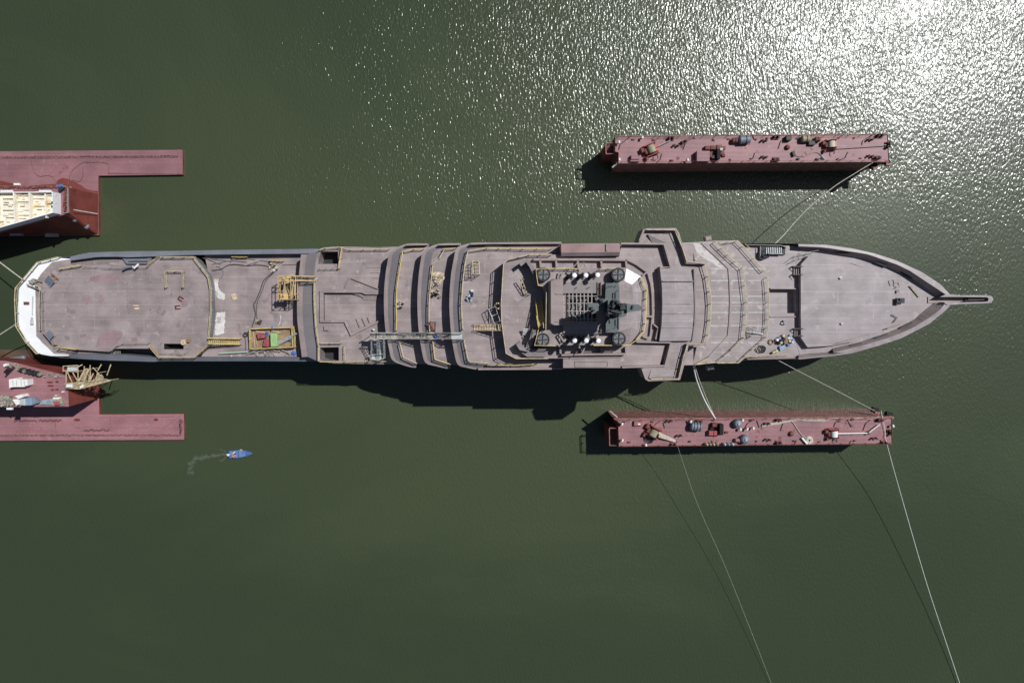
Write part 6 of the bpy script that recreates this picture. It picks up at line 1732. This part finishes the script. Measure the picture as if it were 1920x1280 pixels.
for i in range(11):
    f = i / 10
    X, Y = 350 + 345 * f, 268 + 92 * f + (6 if i % 2 else -4)
    c = px(k3, X, Y, ZTW)
    lb = ['pale drum opening the row next to the slanting beams', 'second drum of the row, dark and small', 'third drum of the row, grey black with a dull top', 'khaki drum with a pale lid in the upper half of the drum row', 'black drum just past the khaki one in the row', 'dark drum at the middle of the row', 'dark drum just past the middle of the row', 'black drum third from the row end', 'dark drum before the last pair in the row', 'black drum beside the last khaki drum', 'khaki drum closing the row near the scaffold'][i]
    t = thing('oil_drum', lb, 'drum', c, 'row of drums on the lower dock')
    MB().lathe(c, [(.32, 0), (.35, .05), (.35, .45), (.37, .5), (.35, .55), (.35, .95), (.32, 1.0), (.1, .97)], 16).build('drum_body', cols[i], t)
o = MB()
for i in range(22):
    o.box(px(k3, rnd.uniform(180, 330), 215 + rnd.uniform(-18, 35), ZTW), rnd.uniform(.2, .6), .2, rnd.uniform(.1, .4), rnd.uniform(0, 3), .03)
item(o, 'deck_clutter', 'scrap', 'strewn grey clutter between the white chest and the first drum', 'clutter')
o = MB()
for i in range(24):
    X = rnd.uniform(740, 1040)
    o.box(px(k3, X, 370 + (X - 740) * .1 + rnd.uniform(-25, 30), ZTW), rnd.uniform(.2, .8), .2, rnd.uniform(.1, .5), rnd.uniform(-.3, .4), .03)
item(o, 'deck_clutter', 'scrap', 'strewn grey clutter between the last drum and the yellow scaffold', 'clutter')
o = MB()
for a, b in (((65, 330), (140, 245)), ((85, 405), (225, 235)), ((95, 350), (160, 255))):
    o.tube([px(k3, *a, ZTW + .3), px(k3, *b, ZTW + 1.0)], .12, 5)
item(o, 'beam_pair', 'dark', 'dark slanting beams at the far end of the drum row', 'beams')
item(MB().box(px(k3, 125, 208, ZTW), .6, .5, .8, .4, .06), 'white_chest', 'whitecloth', 'little white chest at the edge above the slanting beams', 'chest')
# yellow scaffold stage
t = thing('scaffold_stage', 'faded yellow scaffold staging jutting out from the lower dock under the ship side', 'scaffold', px(k3, 1300, 480, 4.0))
zs_ = ZTW + 1.2
o = MB()
for a, b in (((1055, 515), (1250, 500)), ((1060, 590), (1300, 600)), ((1085, 305), (1085, 590)), ((1300, 600), (1590, 525)), ((1590, 525), (1815, 460)), ((1250, 500), (1400, 480)), ((1400, 480), (1740, 440)), ((1030, 230), (1280, 215)), ((1030, 305), (1280, 320)), ((1035, 230), (1035, 310)), ((1275, 215), (1280, 490)), ((1060, 590), (1200, 590)), ((1100, 320), (1180, 490)), ((1190, 335), (1270, 470)), ((1285, 470), (1390, 270)), ((1300, 470), (1405, 275)), ((1375, 475), (1450, 270)), ((1385, 470), (1460, 275)), ((1475, 460), (1530, 345)), ((1570, 460), (1600, 330)), ((1600, 340), (1680, 430)), ((1405, 275), (1460, 272)), ((1280, 240), (1350, 205)), ((1380, 230), (1380, 500)), ((1475, 210), (1480, 450)), ((1660, 360), (1660, 430)), ((1750, 380), (1815, 200)), ((1600, 300), (1660, 200)), ((1520, 250), (1600, 330))):
    sh = b[1] < 260 or a[1] < 260
    o.tube([px(k3, *a, zs_), px(k3, *b, zs_ + (.0 if not sh else -.4))], .10, 4)
o.build('stage_tube', 'paley', t)
o = MB()
for X, Y in ((1085, 515), (1085, 590), (1250, 590), (1400, 575), (1590, 525), (1740, 470), (1810, 460), (1280, 310), (1040, 300), (1460, 280), (1600, 340)):
    p = px(k3, X, Y, zs_); o.tube([p, Vector((p.x, p.y, 8.2 if X > 1100 else ZTW - .6))], .07, 4)
o.build('stage_leg', 'paley', t)
o = MB()
for pts in ([(1085, 520), (1380, 490), (1590, 465), (1740, 440), (1800, 458), (1590, 520), (1300, 592), (1090, 585)], [(1300, 465), (1400, 285), (1450, 280), (1380, 465)], [(1590, 455), (1600, 345), (1690, 430)]):
    o.prism(PL(k3(pts), zs_ - .35), zs_ - .5)
o.build('stage_plank', mat('stage_planks', (.36, .29, .19), .7, .3, blotch=.3, bscale=2.5, seam=(1.2, .3, -.5), stain=[((.08, .07, .06), 2.0, .56)]), t)
o = MB()
for i in range(30):
    X = rnd.uniform(1100, 1700); Y = 545 - (X - 1300) * .12 + rnd.uniform(-45, 20)
    o.box(px(k3, X, Y, zs_ - .3), rnd.uniform(.2, .8), rnd.uniform(.1, .25), rnd.uniform(.1, .4), rnd.uniform(-1, 1), .02)
for i in range(14):
    X = rnd.uniform(1290, 1700); Y = rnd.uniform(340, 470); o.tube([px(k3, X, Y, zs_), px(k3, X + rnd.uniform(-60, 60), Y + rnd.uniform(40, 100), zs_ - .3)], .06, 4)
o.build('stage_clutter', 'paley', t)
o = MB()
for X0, X1, Y0, Y1 in ((1100, 1260, 245, 305),):
    o.prism(PL(k3([(X0, Y0), (X1, Y0 - 5), (X1, Y1), (X0, Y1)]), zs_ + .1), zs_ - .1)
o.build('stage_panel', 'lgrey', t)
o = MB(); o.box(px(k3, 1150, 545, zs_ - .3), .9, .6, .5, 0, .05); o.box(px(k3, 1190, 545, zs_ - .3), .3, .7, .5, 0, .05); o.box(px(k3, 1350, 560, zs_ - .3), .7, .4, .35, .4, .05)
o.build('tool_box', 'whitecloth', t)
o = MB()
for X in (1130, 1330, 1500):
    o.tube([px(k3, X, 600, 8.0), px(k3, X + 60, 690, ZTW - 4.5)], .2, 4)
o.tube([px(k3, 1130, 620, 8.2), px(k3, 1540, 625, 7.2)], .2, 4); o.tube([px(k3, 1150, 680, ZTW - .8), px(k3, 1330, 670, 5)], .2, 4)
o.build('stage_bracket', 'mrust', t)

# ================================================================ small blue work boat with two people
b0 = crop(330, 820, 12.0)
zg = .55
out = b0([(1180, 300), (1400, 280), (1560, 290), (1660, 325), (1735, 355), (1660, 395), (1560, 430), (1400, 462), (1190, 465), (1175, 380)])
t = thing('work_boat', 'small blue open motor boat with a white wake', 'boat', px(b0, 1450, 370, 0))
G = PL(out, zg); cG = sum(G, Vector()) / len(G)
bot = [cG + (p - cG) * .8 for p in G]; bot = [Vector((p.x, p.y, -.25)) for p in bot]
MB().frustum(G, bot).build('hull', 'boatblue', t)
ri = [cG + (p - cG) * .86 for p in G]
MB().strip([p + Vector((0, 0, .0)) for p in G], [p + Vector((0, 0, .07)) for p in ri], True).build('gunwale', 'boatblue', t)
o = MB().strip([p + Vector((0, 0, .07)) for p in ri], [Vector((p.x, p.y, zg + .012)) for p in ri], True); o.sheet([Vector((p.x, p.y, zg + .012)) for p in ri]); o.build('boat_floor', 'boatin', t)
o = MB()
for X, w in ((1410, .14), (1575, .14), (1300, .3)):
    a, c = px(b0, X, 300, zg + .05), px(b0, X, 440, zg + .05); o.box(a.lerp(c, .5), w, abs(a.y - c.y), .12, 0, .03)
o.build('thwart', 'boatblue', t)
o = MB(); o.prism([p + Vector((0, 0, .1)) for p in PL(b0([(1590, 305), (1660, 328), (1725, 355), (1660, 390), (1590, 420)]), zg)], zg); o.build('foredeck', 'boatblue', t)
o = MB().tube([px(b0, 1440, 276, zg + .05), px(b0, 1490, 276, zg + .05)], .1, 6); o.build('side_fender', 'palewood', t)
m_ = px(b0, 1182, 385, zg)
o = MB().box(m_, .55, .42, .45, 0, .12); o.box(m_ - Vector((.15, 0, .9)), .25, .2, .95); eng = item(o, 'outboard_motor', 'engine', 'white outboard motor on the stern of the small blue boat', 'motor')
o = MB().tube([m_ + Vector((.25, 0, .3)), m_ + Vector((.8, -.12, .45))], .04, 5); o.build('tiller', 'dark', t)

def person(c, face, vest, trousers, hat, label):
    """a seated figure grown from a skeleton as one surface; face = heading of the chest"""
    R = Matrix.Rotation(face, 3, 'Z')
    J = {'pel': (0, 0, .42), 'spine': (.02, 0, .65), 'chest': (.05, 0, .88), 'neck': (.06, 0, 1.02), 'head': (.09, 0, 1.14), 'crown': (.09, 0, 1.26)}
    E = [('pel', 'spine'), ('spine', 'chest'), ('chest', 'neck'), ('neck', 'head'), ('head', 'crown')]
    Rr = {'pel': .15, 'spine': .135, 'chest': .155, 'neck': .06, 'head': .095, 'crown': .07}
    for s_, k in ((1, 'l'), (-1, 'r')):
        J.update({k + 'sh': (.05, .19 * s_, .95), k + 'el': (.10, .27 * s_, .68), k + 'wr': (.32, .2 * s_, .58), k + 'ha': (.40, .18 * s_, .56),
                  k + 'hip': (.04, .10 * s_, .42), k + 'kn': (.46, .14 * s_, .46), k + 'an': (.50, .14 * s_, .10), k + 'to': (.66, .15 * s_, .06)})
        E += [('chest', k + 'sh'), (k + 'sh', k + 'el'), (k + 'el', k + 'wr'), (k + 'wr', k + 'ha'), ('pel', k + 'hip'), (k + 'hip', k + 'kn'), (k + 'kn', k + 'an'), (k + 'an', k + 'to')]
        Rr.update({k + 'sh': .075, k + 'el': .052, k + 'wr': .036, k + 'ha': .042, k + 'hip': .10, k + 'kn': .068, k + 'an': .045, k + 'to': .04})
        for f in range(5):
            J[k + 'f%d' % f] = (.47 - .02 * abs(f - 2), (.18 + .022 * (f - 2)) * s_ - (.03 * s_ if f == 0 else 0), .53)
            E.append((k + 'ha', k + 'f%d' % f)); Rr[k + 'f%d' % f] = .010
    names = list(J)
    me = bpy.data.meshes.new('body')
    me.from_pydata([R @ Vector(J[n]) for n in names], [(names.index(a), names.index(b)) for a, b in E], [])
    body = bpy.data.objects.new('person', me); COL.objects.link(body)
    body.location = c
    sk = body.modifiers.new('skin', 'SKIN'); sk.use_smooth_shade = True
    for i, n in enumerate(names):
        d = me.skin_vertices[0].data[i]; d.radius = (Rr[n], Rr[n]); d.use_root = (n == 'pel')
    sb = body.modifiers.new('sub', 'SUBSURF'); sb.levels = 1; sb.render_levels = 1
    me.materials.append(M['skin'])
    ROOT[body.name] = Vector(c)
    tag(body, label, 'person')
    W = lambda p: Vector(c) + R @ Vector(p)
    o = MB(); o.tube([W((.0, 0, .40)), W((.02, 0, .62)), W((.05, 0, .86)), W((.06, 0, 1.0))], .20, 10, .12)
    for s_ in (1, -1): o.tube([W((.05, .16 * s_, .96)), W((.08, .25 * s_, .72))], .095, 8, .075)
    o.build('jacket', vest, body)
    o = MB()
    for s_ in (1, -1): o.tube([W((.0, .09 * s_, .42)), W((.46, .14 * s_, .47)), W((.50, .14 * s_, .12))], .12, 8, .07)
    o.build('trousers', trousers, body)
    o = MB().lathe(W((.085, 0, 1.16)), [(.118, 0), (.116, .06), (.08, .12), (.02, .14)], 14)
    o.build('hat', hat, body)
    return body
person(px(b0, 1345, 405, zg - .38), math.radians(175), 'orange', 'whitecloth', 'orange', 'person in an orange vest steering the small blue boat')
person(px(b0, 1330, 320, zg - .38), math.radians(-60), 'whitecloth', 'navy', 'whitecloth', 'person in white with dark trousers seated in the small blue boat')

# wake of the boat: a thin foam sheet with torn edges
wm = bpy.data.materials.new('wake_foam'); wm.use_nodes = True
nt = wm.node_tree; b_ = nt.nodes['Principled BSDF']
b_.inputs['Base Color'].default_value = (.22, .25, .21, 1); b_.inputs['Roughness'].default_value = .6
tc = nd(nt, 'ShaderNodeTexCoord'); n1 = nd(nt, 'ShaderNodeTexNoise'); n1.inputs['Scale'].default_value = 1.3; n1.inputs['Detail'].default_value = 5
nt.links.new(tc.outputs['Object'], n1.inputs['Vector'])
uv = nd(nt, 'ShaderNodeUVMap'); sx = nd(nt, 'ShaderNodeSeparateXYZ'); nt.links.new(uv.outputs[0], sx.inputs[0])
e = nd(nt, 'ShaderNodeMath', operation='MULTIPLY_ADD'); nt.links.new(sx.outputs[0], e.inputs[0]); e.inputs[1].default_value = .42; e.inputs[2].default_value = -.60
e2 = nd(nt, 'ShaderNodeMath', operation='ADD'); nt.links.new(n1.outputs['Fac'], e2.inputs[0]); nt.links.new(e.outputs[0], e2.inputs[1])
mr = nd(nt, 'ShaderNodeMapRange', clamp=True); mr.inputs[1].default_value = 0.0; mr.inputs[2].default_value = .28; mr.inputs[3].default_value = 0; mr.inputs[4].default_value = .30
nt.links.new(e2.outputs[0], mr.inputs[0]); nt.links.new(mr.outputs[0], b_.inputs['Alpha'])
me = bpy.data.meshes.new('boat_wake')
mid = smooth_line(PL(b0([(1150, 375), (1000, 385), (870, 405), (720, 425), (580, 455), (450, 480), (380, 540), (330, 590), (350, 650), (300, 730), (310, 770), (400, 770)]), .03), 6)
vs, fs, us = [], [], []
for i, p in enumerate(mid):
    d = (mid[min(i + 1, len(mid) - 1)] - mid[max(i - 1, 0)]).normalized(); nn = Vector((-d.y, d.x, 0))
    w = .3 + .55 * min(1, i / 30)
    for s_ in (-1, 0, 1): vs.append(p + nn * w * s_); us.append((1.0 if s_ == 0 else 0.0, i / len(mid)))
for i in range(len(mid) - 1):
    for j in range(2): fs.append((i * 3 + j, i * 3 + j + 1, i * 3 + 4 + j, i * 3 + 3 + j))
for pts in ([(1130, 325), (1050, 285), (985, 262)], [(1130, 440), (1060, 500), (1000, 525), (960, 500)]):
    L2 = smooth_line(PL(b0(pts), .03), 5); o0 = len(vs)
    for i, p in enumerate(L2):
        d = (L2[min(i + 1, len(L2) - 1)] - L2[max(i - 1, 0)]).normalized(); nn = Vector((-d.y, d.x, 0))
        for s_ in (-1, 0, 1): vs.append(p + nn * .22 * s_); us.append((.85 if s_ == 0 else 0.0, 0))
    for i in range(len(L2) - 1):
        for j in range(2): fs.append((o0 + i * 3 + j, o0 + i * 3 + j + 1, o0 + i * 3 + 4 + j, o0 + i * 3 + 3 + j))
me.from_pydata(vs, [], fs)
ul = me.uv_layers.new(name='UVMap')
for lp_ in me.loops: ul.data[lp_.index].uv = us[lp_.vertex_index]
me.materials.append(wm)
wk_ = bpy.data.objects.new('boat_wake', me); COL.objects.link(wk_)
tag(wk_, 'faint pale wake trailing behind the small blue boat', 'wake', kind='stuff')
